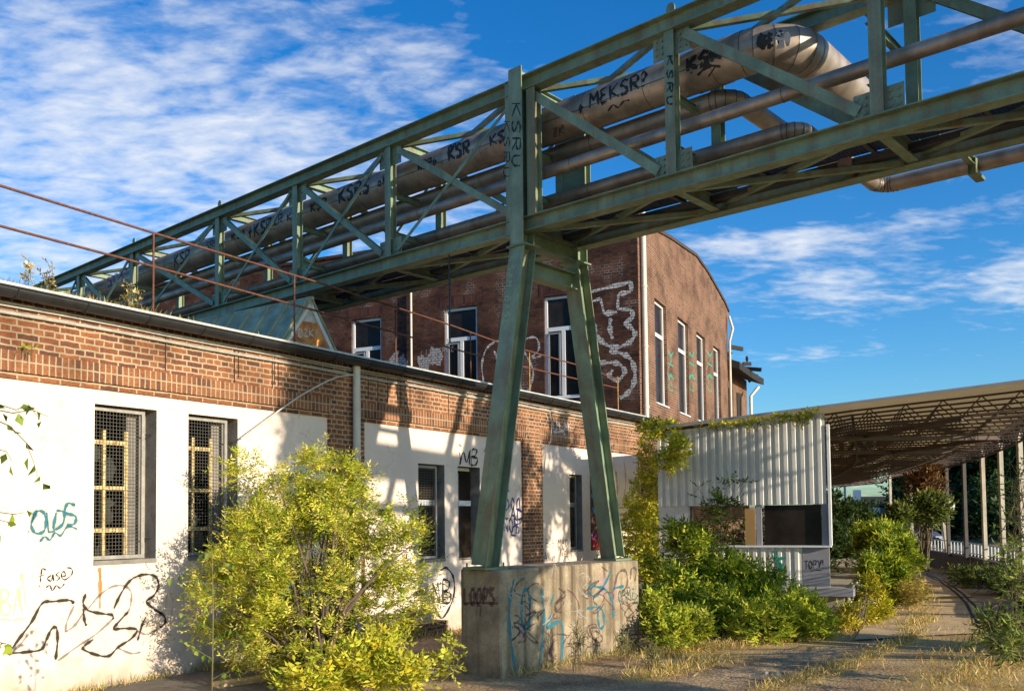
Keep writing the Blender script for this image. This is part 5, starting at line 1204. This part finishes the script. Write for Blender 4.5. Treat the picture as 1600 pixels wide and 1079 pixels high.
# ================================================================== GRAFFITI: paint strokes lying 3 mm proud of the painted surface
def paint(name, col, rough=.6): 
    m = bpy.data.materials.new(name); m.use_nodes = True; b = m.node_tree.nodes['Principled BSDF']; b.inputs['Base Color'].default_value = tuple(col)+(1,); b.inputs['Roughness'].default_value = rough; 
    nt = m.node_tree; geo = N(nt, 'ShaderNodeNewGeometry'); no = N(nt, 'ShaderNodeTexNoise'); no.inputs['Scale'].default_value = 14; nt.links.new(geo.outputs['Position'], no.inputs[0])
    nt.links.new(ramp(nt, no.outputs['Fac'], [(.3, tuple(c*.7 for c in col)), (.7, col)]), b.inputs['Base Color']); return m
def spray(name, col, a=.5):
    m = paint(name, col, .9); m.node_tree.nodes['Principled BSDF'].inputs['Alpha'].default_value = a; return m
K_blk = paint('black_paint', (.018, .016, .02)); K_teal = paint('teal_paint', (.02, .16, .22)); K_grn = paint('green_spray', (.03, .30, .20)); K_wht = paint('white_paint', (.62, .60, .60)); K_blue = paint('navy_paint', (.03, .035, .20)); K_dgrn = paint('dark_green_spray', (.03, .12, .10))
K_yg = spray('faint_lime_spray', (.62, .72, .30), .45); K_or = spray('faint_orange_spray', (.80, .50, .20), .45); K_rst = spray('rust_streak', (.62, .25, .05), .6); K_brn = spray('thin_brown_spray', (.16, .07, .07), .55); K_pur = spray('faint_purple', (.25, .08, .25), .6); K_faint = spray('faint_black_spray', (.06, .04, .05), .45)
K_red = paint('red_paint', (.5, .03, .04)); K_pnk = paint('pink_paint', (.7, .12, .5)); K_cyn = paint('cyan_paint', (.03, .4, .65)); K_lime = paint('pale_green_paint', (.33, .42, .22)); K_lav = spray('washed_pink_spray', (.55, .35, .38), .5); K_whs = spray('chalky_white_spray', (.6, .58, .55), .55)
def on_plane(P_, n_, off=.003):
    def h(x, y): return at_plane(x, y, P_+n_*off, n_), n_
    return h
def on_cyl(P_, d_, R):
    def h(x, y):
        v = ray(x, y); w = EYE-P_; vp = v-d_*(v @ d_); wp = w-d_*(w @ d_); a = vp @ vp; b_ = 2*(vp @ wp); c = wp @ wp-R*R; D_ = b_*b_-4*a*c
        if D_ < 0: D_ = 0
        t = (-b_-D_**.5)/(2*a); p = EYE+v*t; n_ = unit(p-P_-d_*((p-P_) @ d_)); return p+n_*.004, n_
    return h
def catmull(pts, k=6):
    P = [np.array(p, float) for p in pts]
    if len(P) < 3: return P
    P = [2*P[0]-P[1]]+P+[2*P[-1]-P[-2]]; out = []
    for i in range(1, len(P)-2):
        for t in np.arange(k)/k: out.append(.5*((2*P[i])+(-P[i-1]+P[i+1])*t+(2*P[i-1]-5*P[i]+4*P[i+1]-P[i+2])*t*t+(-P[i-1]+3*P[i]-3*P[i+1]+P[i+2])*t**3))
    return out+[P[-2]]
LAY = [0]
def stroke(b, pts, w, hit, curve=True, lift=0.):
    """w = width in metres"""
    q = catmull(pts) if curve else [np.array(p, float) for p in pts]
    if not curve: q = [q[0]+(q[-1]-q[0])*t for t in np.linspace(0, 1, 4)] if len(q) == 2 else q
    H_ = [hit(*p) for p in q]; P = [h[0]+h[1]*lift for h in H_]; n = [h[1] for h in H_]; vs = []; m = len(P)
    for i in range(m):
        t = P[min(i+1, m-1)]-P[max(i-1, 0)]
        if np.linalg.norm(t) < 1e-6: t = A(0, 0, 1)
        s = unit(np.cross(unit(t), n[i])); e = (.82+.34*sin(i*.9+q[0][0]*.7)+.16*sin(i*2.3+q[0][1])) if 0 < i < m-1 else .5
        vs += [P[i]-s*w/2*e, P[i]+s*w/2*e]
    b.add(vs, [(2*i, 2*i+2, 2*i+3, 2*i+1) for i in range(m-1)])
G_ = {'K': [[(0, 0), (0, 1)], [(.7, 0), (.05, .5)], [(.05, .5), (.75, 1)]], 'S': [[(.7, .12), (.35, 0), (.05, .25), (.4, .5), (.65, .75), (.3, 1), (0, .88)]], 'R': [[(0, 1), (0, 0)], [(0, 0), (.6, .05), (.6, .42), (.05, .5)], [(.2, .5), (.7, 1)]], 'M': [[(0, 1), (.1, 0)], [(.1, 0), (.4, .6)], [(.4, .6), (.72, 0)], [(.72, 0), (.8, 1)]],
 'E': [[(.6, .02), (.15, .1), (.2, .42), (.5, .48)], [(.5, .48), (.1, .6), (.15, .98), (.6, .98)]], 'A': [[(0, 1), (.35, 0)], [(.35, 0), (.7, 1)], [(.12, .65), (.6, .62)]], 'B': [[(0, 1), (0, 0)], [(0, 0), (.55, .1), (.45, .42), (.02, .5)], [(.02, .5), (.65, .6), (.6, .95), (0, 1)]],
 'I': [[(.2, 0), (.2, 1)]], '?': [[(0, .15), (.3, 0), (.45, .3), (.2, .55), (.2, .7)], [(.18, .9), (.22, 1)]], '!': [[(.2, 0), (.15, .7)], [(.12, .92), (.13, 1)]], '.': [[(0, .95), (.06, 1)]], 'T': [[(0, .05), (.8, 0)], [(.4, .03), (.38, 1)]], 'O': [[(.35, 0), (0, .4), (.2, 1), (.6, .7), (.6, .2), (.3, 0)]], 'P': [[(0, 1), (.05, 0)], [(.05, 0), (.6, .1), (.5, .5), (.05, .55)]], 'Y': [[(0, 0), (.35, .5)], [(.8, 0), (.25, 1)]],
 'Z': [[(0, .05), (.6, .02)], [(.6, .02), (.05, .95)], [(.05, .95), (.7, .95)]], 'D': [[(0, 0), (0, 1)], [(0, 0), (.6, .25), (.6, .75), (0, 1)]], 'L': [[(.05, 0), (0, .98)], [(0, .98), (.6, .95)]], '4': [[(.1, 0), (0, .6), (.6, .6)], [(.5, .1), (.45, 1)]], 'N': [[(0, 1), (0, 0)], [(0, 0), (.6, 1)], [(.6, 1), (.62, 0)]], 'C': [[(.6, .1), (.15, .05), (0, .5), (.15, .95), (.6, .9)]], 'G': [[(.6, .1), (.1, .1), (0, .6), (.3, 1), (.6, .8), (.6, .55), (.35, .55)]],
 'f': [[(.55, .05), (.3, 0), (.25, .5), (.2, 1.05)], [(0, .5), (.5, .42)]], 'a': [[(.5, .45), (.15, .45), (.05, .85), (.4, .9), (.5, .5)], [(.5, .45), (.55, .95)]], 's': [[(.5, .42), (.15, .45), (.3, .7), (.5, .85), (.1, .98)]], 'e': [[(.05, .7), (.5, .6), (.35, .42), (.05, .6), (.15, .95), (.5, .9)]], 'U': [[(0, 0), (.05, .8), (.35, 1), (.6, .7), (.6, 0)]], '+': [[(.3, .1), (.25, .9)], [(0, .5), (.6, .4)]], 'i': [[(.2, .35), (.15, 1)], [(.1, .0), (.28, .05), (.2, .18), (.1, .1)]], 'o': [[(.3, .4), (.05, .7), (.3, 1), (.55, .7), (.3, .4)]], 'n': [[(.05, 1), (.1, .45)], [(.1, .6), (.4, .42), (.5, 1)]], '0': [[(.3, 0), (0, .5), (.3, 1), (.6, .5), (.3, 0)]]}
def text(b, s, x, y, dx, dy, w, hit, gap=.95):
    """letters of one tag; dx = vector of one letter width in the photo, dy = vector of the letter height"""
    for k, ch_ in enumerate(s):
        ox, oy = x+dx[0]*k*gap, y+dx[1]*k*gap
        for st_ in G_.get(ch_, []): stroke(b, [(ox+dx[0]*a+dy[0]*c, oy+dx[1]*a+dy[1]*c) for a, c in st_], w, hit, len(st_) > 2)
K_halo = spray('overspray', (.10, .07, .08), .16); K_haloT = spray('teal_overspray', (.05, .25, .3), .2)
hF = on_plane(F(0, 0, 0), FN, .003); hBand = on_plane(F(0, .062, 0), FN, .003)
panels = [o for o in low.children if o.name.startswith('white_wall_panel')]
def gtag(name, m, parent, fn):
    b = MB(); fn(b); return b.build(name, m, parent)
wl, wm, wr = panels[0], panels[1], panels[2]
def olds(b):
    for p in ([(50, 815), (56, 799), (68, 800), (72, 815), (68, 830), (55, 832), (49, 818), (58, 798)], [(73, 800), (76, 832)], [(76, 831), (86, 829)], [(88, 800), (84, 826), (98, 818), (100, 800), (88, 797)], [(118, 789), (106, 786), (102, 800), (118, 806), (116, 818), (104, 820)]): stroke(b, p, .035, hF)
    stroke(b, [(62, 846), (70, 838), (78, 843), (86, 832), (95, 836), (106, 822), (121, 826)], .025, hF); stroke(b, [(44, 829), (45, 831)], .03, hF); stroke(b, [(130, 797), (137, 793)], .008, hF); stroke(b, [(131, 801), (138, 798)], .008, hF)
gtag('graffiti', K_teal, wl, olds)
def fase(b):
    for p in ([(72, 890), (66, 888), (64, 900), (63, 909)], [(61, 900), (70, 897)], [(80, 898), (74, 903), (80, 907), (83, 897), (84, 907)], [(93, 893), (88, 897), (93, 902), (88, 907)], [(96, 900), (103, 898), (99, 892), (96, 899), (101, 905), (112, 897), (112, 888), (104, 886)], [(72, 917), (78, 914), (82, 922), (88, 914), (94, 918), (101, 911)]): stroke(b, p, .017, hF)
    stroke(b, [(61, 914), (62, 916)], .02, hF); stroke(b, [(112, 908), (113, 909)], .02, hF)
gtag('graffiti', K_blk, wl, fase)
def big_s(b):
    for p in ([(12, 1022), (30, 997), (50, 970), (66, 942), (84, 939), (108, 937), (116, 942)], [(12, 1020), (40, 1018), (64, 1014), (72, 1000), (80, 983), (88, 980), (90, 1000), (87, 1030)], [(134, 927), (130, 942), (138, 953), (160, 958), (175, 960), (177, 967)], [(130, 950), (132, 968), (135, 977)], [(178, 950), (190, 925), (205, 905), (225, 897), (243, 900), (248, 915), (240, 930), (229, 939), (240, 950), (256, 961), (258, 972), (250, 980)],
              [(200, 955), (182, 975), (178, 982), (195, 981), (214, 983), (205, 997), (185, 1010), (170, 1024), (150, 1022), (131, 1014), (132, 1008), (146, 998)], [(228, 963), (222, 976), (215, 1000)]): stroke(b, p, .034, hF)
gtag('graffiti', K_blk, wl, big_s)
_st = stroke
def stroke(b, pts, w, hit, curve=True, lift=0.): _st(b, pts, w*2.3, on_plane(F(0, 0, 0), FN, .002), curve)
gtag('overspray', K_halo, wl, big_s); gtag('overspray', K_haloT, wl, olds)
stroke = _st
def thin_s(b):
    for p in ([(138, 950), (155, 930), (175, 916), (195, 915), (205, 925), (204, 945), (198, 960)], [(116, 945), (105, 970), (102, 987)], [(102, 987), (118, 975), (135, 948)], [(90, 1032), (120, 1010), (150, 990), (178, 965)], [(214, 985), (230, 990), (250, 980)], [(185, 1012), (205, 1020), (220, 1018)], [(14, 1024), (30, 1008), (45, 990)]): stroke(b, p, .028, on_plane(F(0, 0, 0), FN, .005))
gtag('graffiti', K_faint, wl, thin_s)
def lime(b):
    text(b, 'BA', 2, 920, (20, -1), (0, 40), .022, hF); stroke(b, [(0, 966), (20, 968), (42, 965)], .02, hF); stroke(b, [(30, 940), (34, 895), (40, 945)], .02, hF)
gtag('graffiti', K_yg, wl, lime)
def orng(b):
    text(b, 'NEL', 228, 958, (16, 1), (2, 32), .022, hF); stroke(b, [(258, 955), (262, 928), (270, 935), (266, 975)], .02, hF); stroke(b, [(232, 1004), (240, 998), (248, 1004), (256, 997), (266, 1003), (274, 996)], .02, hF)
gtag('graffiti', K_or, wl, orng)
gtag('rust_stain', K_rst, wl, lambda b: [stroke(b, [(155, 886), (156.5, 910), (156, 950)], .05, hF), stroke(b, [(157, 886), (157, 900), (158, 925)], .03, on_plane(F(0, 0, 0), FN, .006))])
def imb(b):
    for p in ([(718, 706), (720, 725)], [(717, 694), (721, 697)], [(718, 726), (724, 706), (729, 722), (735, 703), (733, 726)], [(738, 701), (736, 725)], [(738, 701), (745, 703), (742, 712), (736, 713), (746, 716), (743, 726), (735, 726)]): stroke(b, p, .045, hF)
gtag('graffiti', K_blk, wm, imb)
gtag('graffiti', K_faint, wm, lambda b: [stroke(b, p, .04, hF) for p in ([(756, 706), (760, 698), (764, 708), (758, 716), (764, 724)], [(768, 700), (762, 716)])])
def heart(b):
    stroke(b, [(673, 925), (678, 945), (690, 965), (704, 945), (710, 922), (708, 900), (698, 887), (688, 890)], .05, hF); text(b, 'N', 676, 910, (14, 0), (3, 32), .045, hF); text(b, 'B', 692, 904, (18, 0), (0, 38), .045, hF)
gtag('graffiti', K_blk, wm, heart)
def sone(b):
    text(b, 'Sone', 789, 764, (10, 0), (0, 32), .04, hF, .9); text(b, 'LAD', 787, 792, (12, 1), (0, 18), .04, hF, .9); text(b, 'NOB', 786, 808, (9, 1), (2, 22), .035, hF)
    stroke(b, [(806, 795), (815, 800), (814, 815), (806, 818), (804, 806)], .035, hF); stroke(b, [(800, 825), (806, 820), (806, 835), (798, 834), (802, 827)], .04, hF)
gtag('graffiti', K_blue, wm, sone)
def smallb(b):
    text(b, 'MAO', 872, 842, (6, 0), (0, 10), .02, hF); text(b, 'NAO', 873, 852, (5, 0), (0, 9), .02, hF); text(b, 'NEZ', 876, 861, (5, 0), (0, 8), .02, hF)
gtag('graffiti', K_blk, wr, smallb); gtag('graffiti', K_dgrn, wr, lambda b: [text(b, 'Abnt', 850, 862, (7, 0), (0, 15), .025, hF), text(b, 'BEU', 853, 842, (9, 0), (0, 12), .012, hF), stroke(b, [(880, 876), (885, 868), (890, 876)], .02, hF)])
gtag('graffiti', K_or, wr, lambda b: [stroke(b, [(962, 735), (965, 760), (963, 780)], .10, hF), stroke(b, [(975, 720), (978, 750), (975, 775)], .08, hF)])
hW6 = on_plane(F(0, -.068, 0), FN, .004)
gtag('graffiti', K_cyn, W6o, lambda b: [stroke(b, [(924, 772), (927, 778)], .16, hW6), stroke(b, [(926, 792), (929, 801)], .14, hW6)]); gtag('graffiti', K_pnk, W6o, lambda b: text(b, 'nes', 923, 830, (6, 0), (0, 12), .04, hW6)); gtag('graffiti', K_red, W6o, lambda b: text(b, 'REB', 927, 842, (5, 0), (0, 14), .07, hW6))
bandob = [o for o in low.children if o.name.startswith('brick_band')][0]
gtag('graffiti', K_wht, bandob, lambda b: [text(b, 'DIM', 864, 655, (9, 1), (0, 20), .035, hBand), stroke(b, [(866, 676), (880, 673), (882, 680)], .05, hBand)])
# upper building
sw = [o for o in up.children if o.name.startswith('shaded_wall')][0]; gwl = [o for o in up.children if o.name.startswith('gable_wall')][0]
hB = on_plane(B(0, 0, 0), BN, .004); hG = on_plane(Gb(0, 0, 0), GN, .004)
def brick_paint(name, col):
    """paint that sits on the brick faces and misses the joints"""
    m = paint(name, col, .85); t = m.node_tree; b_ = t.nodes['Principled BSDF']; uv = N(t, 'ShaderNodeUVMap')
    k = N(t, 'ShaderNodeTexBrick'); k.offset = .5; k.squash = .5; k.squash_frequency = 2; t.links.new(uv.outputs[0], k.inputs[0]); k.inputs['Scale'].default_value = 1; k.inputs['Mortar Size'].default_value = .009; k.inputs['Brick Width'].default_value = .25; k.inputs['Row Height'].default_value = .077; k.inputs['Mortar Smooth'].default_value = .3
    n = N(t, 'ShaderNodeTexNoise'); n.inputs['Scale'].default_value = 16; n.inputs['Detail'].default_value = 5; t.links.new(uv.outputs[0], n.inputs[0])
    a = math_(t, 'MULTIPLY', math_(t, 'SUBTRACT', 1., math_(t, 'MULTIPLY', k.outputs['Fac'], .85)), ramp(t, n.outputs['Fac'], [(.30, (.35,)*3), (.48, (1, 1, 1))])); t.links.new(a, b_.inputs['Alpha']); return m
K_wbr = brick_paint('white_paint_on_brick', (.60, .57, .56)); K_wbs = brick_paint('chalky_paint_on_brick', (.42, .40, .40))
def gtag_uv(name, m, parent, fn, uv):
    b = MB(); fn(b); return b.build(name, m, parent, uv=uv)
def dashed(b, pts, w, hit): stroke(b, pts, w*1.3, hit)
def piece(b):
    def poly(pts, w=.15):
        for a, c in zip(pts[:-1], pts[1:]): stroke(b, [a, c], w, hB, False)
    poly([(922, 456), (986, 440), (986, 455), (966, 460), (965, 482), (986, 484), (990, 494), (975, 506)]); poly([(922, 456), (921, 473), (938, 466), (944, 490), (964, 487)])
    for p in ([(975, 506), (986, 512), (992, 522), (984, 534), (965, 542), (945, 537), (932, 522), (927, 503)], [(954, 497), (953, 512), (957, 530)], [(952, 548), (972, 552), (986, 562), (992, 582), (989, 602), (978, 616), (968, 622)], [(931, 568), (948, 566), (966, 568), (976, 580), (966, 593), (952, 588), (957, 577)]): dashed(b, p, .11, hB)
gtag_uv('graffiti', K_wbr, sw, piece, (BU, BN))
def bubble(b):
    for p in ([(756, 600), (753, 570), (760, 545), (778, 532), (785, 545)], [(772, 548), (776, 560), (775, 590)], [(816, 545), (822, 530), (838, 528), (842, 545), (832, 558), (846, 556)], [(818, 548), (826, 562), (833, 580), (830, 600), (824, 614)], [(812, 590), (815, 610)]): dashed(b, p, .05, hB)
gtag_uv('graffiti', K_wbr, sw, bubble, (BU, BN))
gtag_uv('graffiti', K_wbs, sw, lambda b: [dashed(b, p, .42, hB) for p in ([(612, 556), (622, 566), (636, 570)], [(655, 572), (672, 562), (690, 550)])], (BU, BN))
gtag('graffiti', K_whs, sw, lambda b: [text(b, 'LiniTRUE', 658, 548, (7, -1), (0, 8), .02, hB)])
gtag('graffiti', K_grn, gwl, lambda b: [(stroke(b, [(x-4, 550), (x, 556), (x+4, 550)], .09, hG), stroke(b, [(x, 556), (x-1, 570)], .06, hG), stroke(b, [(x-4, 566), (x+4, 572)], .12, hG), stroke(b, [(x-4, 590), (x, 586), (x+5, 592)], .12, hG), stroke(b, [(x-1, 594), (x-3, 606), (x+3, 610), (x+1, 596)], .05, hG)) for x in (1048, 1081, 1109)])
gtag('graffiti', K_whs, gwl, lambda b: [stroke(b, [(x-3, 545), (x+4, 560), (x-3, 580), (x+3, 600)], .03, hG) for x in (1046, 1106)])
# pipe tags
hP = on_cyl(BIGC[0], BIGC[1], RB)
def pt(s, x, y, w_, h_, lw=.035, m=K_blk, sl=-.40): return gtag('graffiti', m, bigo, lambda b: text(b, s, x, y, (w_, w_*sl), (w_*.05, h_), lw*1.3, hP))
pt('MEKSR?', 921, 147, 17, 22, .034); pt('+', 903, 163, 14, 18, .034); gtag('graffiti', K_blk, bigo, lambda b: stroke(b, [(950, 174), (958, 164), (966, 168), (974, 159), (984, 156)], .026, hP))
pt('KSR', 1074, 92, 20, 20, .055); gtag('graffiti', K_blk, bigo, lambda b: [stroke(b, [(1090, 118), (1106, 104), (1126, 104)], .05, hP), stroke(b, [(1107, 120), (1118, 104)], .04, hP), stroke(b, [(1080, 113), (1081, 115)], .05, hP)])
pt('KSR', 766, 212, 13, 16, .04); pt('.KSR', 690, 236, 12, 20, .045); pt('.KSRo', 646, 258, 8, 12, .03); pt('KSRS', 530, 296, 13, 22, .05); pt('KSR', 486, 318, 9, 14, .035); pt('KS', 449, 334, 8, 12, .03); pt('+KSR!', 388, 354, 10, 20, .05); pt('KSA', 362, 366, 8, 10, .03); pt('.KSR/', 264, 402, 9, 18, .045); pt('SOY', 168, 432, 10, 16, .06, K_pur)
he = on_cyl(S(sE+.35, lbig, zbig), BIGC[1], RB)
pt('BET', 1186, 56, 14, 18, .05, sl=-.12); pt('SI', 1214, 52, 14, 22, .05, K_wht, sl=-.1)
# tags on the green steel
hC = on_plane(S(0, -.02-.03-.12, 0), -LD, .004); col_o = [o for o in tw.children if o.name.startswith('column')][0]
def vert(b, s, x, y, step, hgt, wdt, lw, hit, dxs=0):
    for k, ch_ in enumerate(s):
        for st_ in G_.get(ch_, []): stroke(b, [(x+dxs*k+wdt*(1-c), y+step*k+hgt*a) for a, c in st_], lw, hit, len(st_) > 2)
gtag('graffiti', K_blk, col_o, lambda b: (vert(b, 'KSRU', 800, 162, 27, 26, 13, .030, hC), vert(b, 'KSRU', 787, 190, 24, 22, 9, .022, hC)))
hPst = on_plane(S(0, -.067, 0), -LD, .004); pst = [o for o in br.children if o.name.startswith('truss_post')]
pst_n = min(pst, key=lambda o: abs(np.mean([(Vector(v.co)+Vector(ORG[o.name])-Vector(S(-2.431, 0, 7))).xy.length for v in o.data.vertices])))
gtag('graffiti', K_blk, pst_n, lambda b: vert(b, 'KSRU', 1042, 88, 21, 19, 9, .022, hPst))
# leg tag
t0, q0 = legs[0]; ax = unit(t0-q0); bd_ = unit(np.cross(t0-q0, LD - ax*(LD @ ax))); fn_ = unit(np.cross(bd_, ax)); fn_ = fn_ if fn_ @ LD < 0 else -fn_
hL = on_plane(q0+fn_*.1275, fn_, .004)
gtag('graffiti', K_lime, LEGM[0], lambda b: vert(b, '4SAM.BASE.', 795, 402, 12.2, 10, 9, .020, hL, -1.15))
# sign board
hD = on_plane(G(0, .012, 0), FN, .004); bo_ = [o for o in dm.children if o.name.startswith('infill_board')][0]
gtag('graffiti', K_wht, bo_, lambda b: text(b, '+BZK+', 458, 514, (9, 0), (0, 12), .03, hD)); gtag('graffiti', M_yel, bo_, lambda b: text(b, 'MEKSO', 464, 530, (8, 1.0), (0, 11), .03, hD))
# plinth
PF = pA - BD*.0; hp1 = on_plane(PF, -BD, .003); hp0 = on_plane(pA, -LD, .003)
# the long face looks along -BD (towards the track), the short face along -LD
gtag('graffiti', K_brn, plinth, lambda b: [text(b, 'LOOPS', 725, 918, (10, 0), (0, 26), .06, hp0, 1.), stroke(b, [(724, 942), (745, 941), (778, 942)], .04, hp0), stroke(b, [(752, 945), (750, 962)], .05, hp0)])
def blue1(b):
    for p in ([(803, 905), (797, 935), (796, 975), (801, 1020), (806, 1052)], [(815, 975), (816, 930), (824, 921), (828, 940), (826, 975), (820, 982), (815, 965)], [(846, 920), (850, 960), (848, 1000), (842, 1040)], [(862, 960), (855, 980), (878, 973), (877, 1040)], [(860, 945), (866, 928)]): stroke(b, p, .055, hp1)
gtag('graffiti', K_teal, plinth, blue1)
def blue2(b):
    for p in ([(917, 950), (935, 948), (942, 955), (944, 975), (938, 981), (935, 970), (934, 952)], [(956, 888), (946, 910), (932, 930), (920, 926), (920, 916), (932, 916), (948, 922), (957, 940), (958, 965)], [(958, 920), (962, 918), (975, 915)]): stroke(b, p, .045, hp1)
gtag('graffiti', K_teal, plinth, blue2)
gtag('graffiti', K_brn, plinth, lambda b: [stroke(b, p, .028, hp1) for p in ([(886, 920), (898, 930), (905, 950), (900, 985)], [(866, 1000), (858, 1020), (870, 1030)], [(920, 975), (924, 990), (918, 998)], [(868, 990), (885, 992), (880, 1005)], [(820, 960), (842, 955)], [(895, 1010), (900, 1022), (890, 1025)])])
gtag('graffiti', K_whs, plinth, lambda b: [stroke(b, p, .012, hp1) for p in ([(805, 912), (812, 900), (824, 905), (830, 925)], [(880, 898), (884, 880)], [(862, 900), (866, 880), (872, 895)], [(902, 900), (912, 895), (922, 905)], [(812, 965), (808, 985), (814, 1000)], [(890, 955), (912, 953)])])
gtag('graffiti', K_lav, plinth, lambda b: [stroke(b, p, .16, on_plane(PF, -BD, .002)) for p in ([(938, 895), (944, 915), (940, 930)], [(962, 905), (962, 938)], [(812, 975), (815, 1000)])])
gtag('graffiti', K_faint, plinth, lambda b: [stroke(b, p, .045, hp1) for p in ([(958, 925), (966, 895), (978, 892), (980, 912), (972, 925)], [(985, 905), (987, 888), (994, 890), (992, 908)], [(1000, 900), (1004, 930), (1000, 935)], [(940, 885), (950, 892)])])
gtag('graffiti', K_dgrn, plinth, lambda b: [text(b, 'OBMZ', 966, 922, (7, -1), (1, 18), .022, hp1), stroke(b, [(990, 925), (996, 930), (990, 942), (998, 938)], .02, hp1)])
def more(b, seed, x0, x1, y0, y1, k, w, hit):
    r = random.Random(seed)
    for i in range(k):
        cx_, cy_ = r.uniform(x0, x1), r.uniform(y0, y1); a = r.uniform(6, 16); ph = r.uniform(0, 6)
        stroke(b, [(cx_+a*.6*sin(t*1.7+ph), cy_+a*cos(t+ph*2)) for t in np.linspace(0, r.uniform(3, 6), 7)], w, hit)
gtag('graffiti', K_faint, plinth, lambda b: more(b, 3, 800, 990, 915, 1000, 16, .03, on_plane(PF, -BD, .004)))
gtag('graffiti', K_brn, plinth, lambda b: more(b, 5, 810, 995, 925, 1010, 12, .022, on_plane(PF, -BD, .0045)))
gtag('graffiti', K_whs, plinth, lambda b: more(b, 9, 800, 990, 905, 990, 16, .012, on_plane(PF, -BD, .005)))
gtag('graffiti', K_blk, bigo, lambda b: [stroke(b, [(700+i*7, 233-i*2.6), (704+i*7, 226-i*2.6), (706+i*7, 236-i*2.6)], .03, hP) for i in range(2)])
pt('KZR', 420, 342, 8, 14, .03); pt('oKS', 590, 278, 9, 14, .03); pt('SRK', 322, 380, 7, 10, .03); pt('.ZK', 855, 205, 10, 14, .03, K_faint)
# kiosk
hK = on_plane(K(0, .005, 0), BN, .004); gtag('graffiti', K_blk, pan, lambda b: [text(b, 'TOPY!', 1257, 876, (7.2, -.6), (.5, 13), .02, hK), stroke(b, [(1266, 892), (1275, 890), (1284, 891)], .014, hK)])
hS = on_plane(K(0, .35, 0), BN, .004); gtag('graffiti', spray('mint_spray', (.12, .42, .30), .7), slab, lambda b: [text(b, 'GSC/', 1256, 921, (8, 0), (0, 11), .03, hS), stroke(b, [(1238, 924), (1250, 926), (1262, 928)], .07, hS)])
par = [o for o in ks.children if o.name.startswith('corrugated_parapet')]
if par: gtag('graffiti', K_grn, par[0], lambda b: [stroke(b, [(1208, 860), (1214, 872), (1222, 885)], .08, on_plane(K(0, .035, 0), BN, .004)), stroke(b, [(1228, 870), (1215, 876), (1226, 895)], .06, on_plane(K(0, .035, 0), BN, .004))])
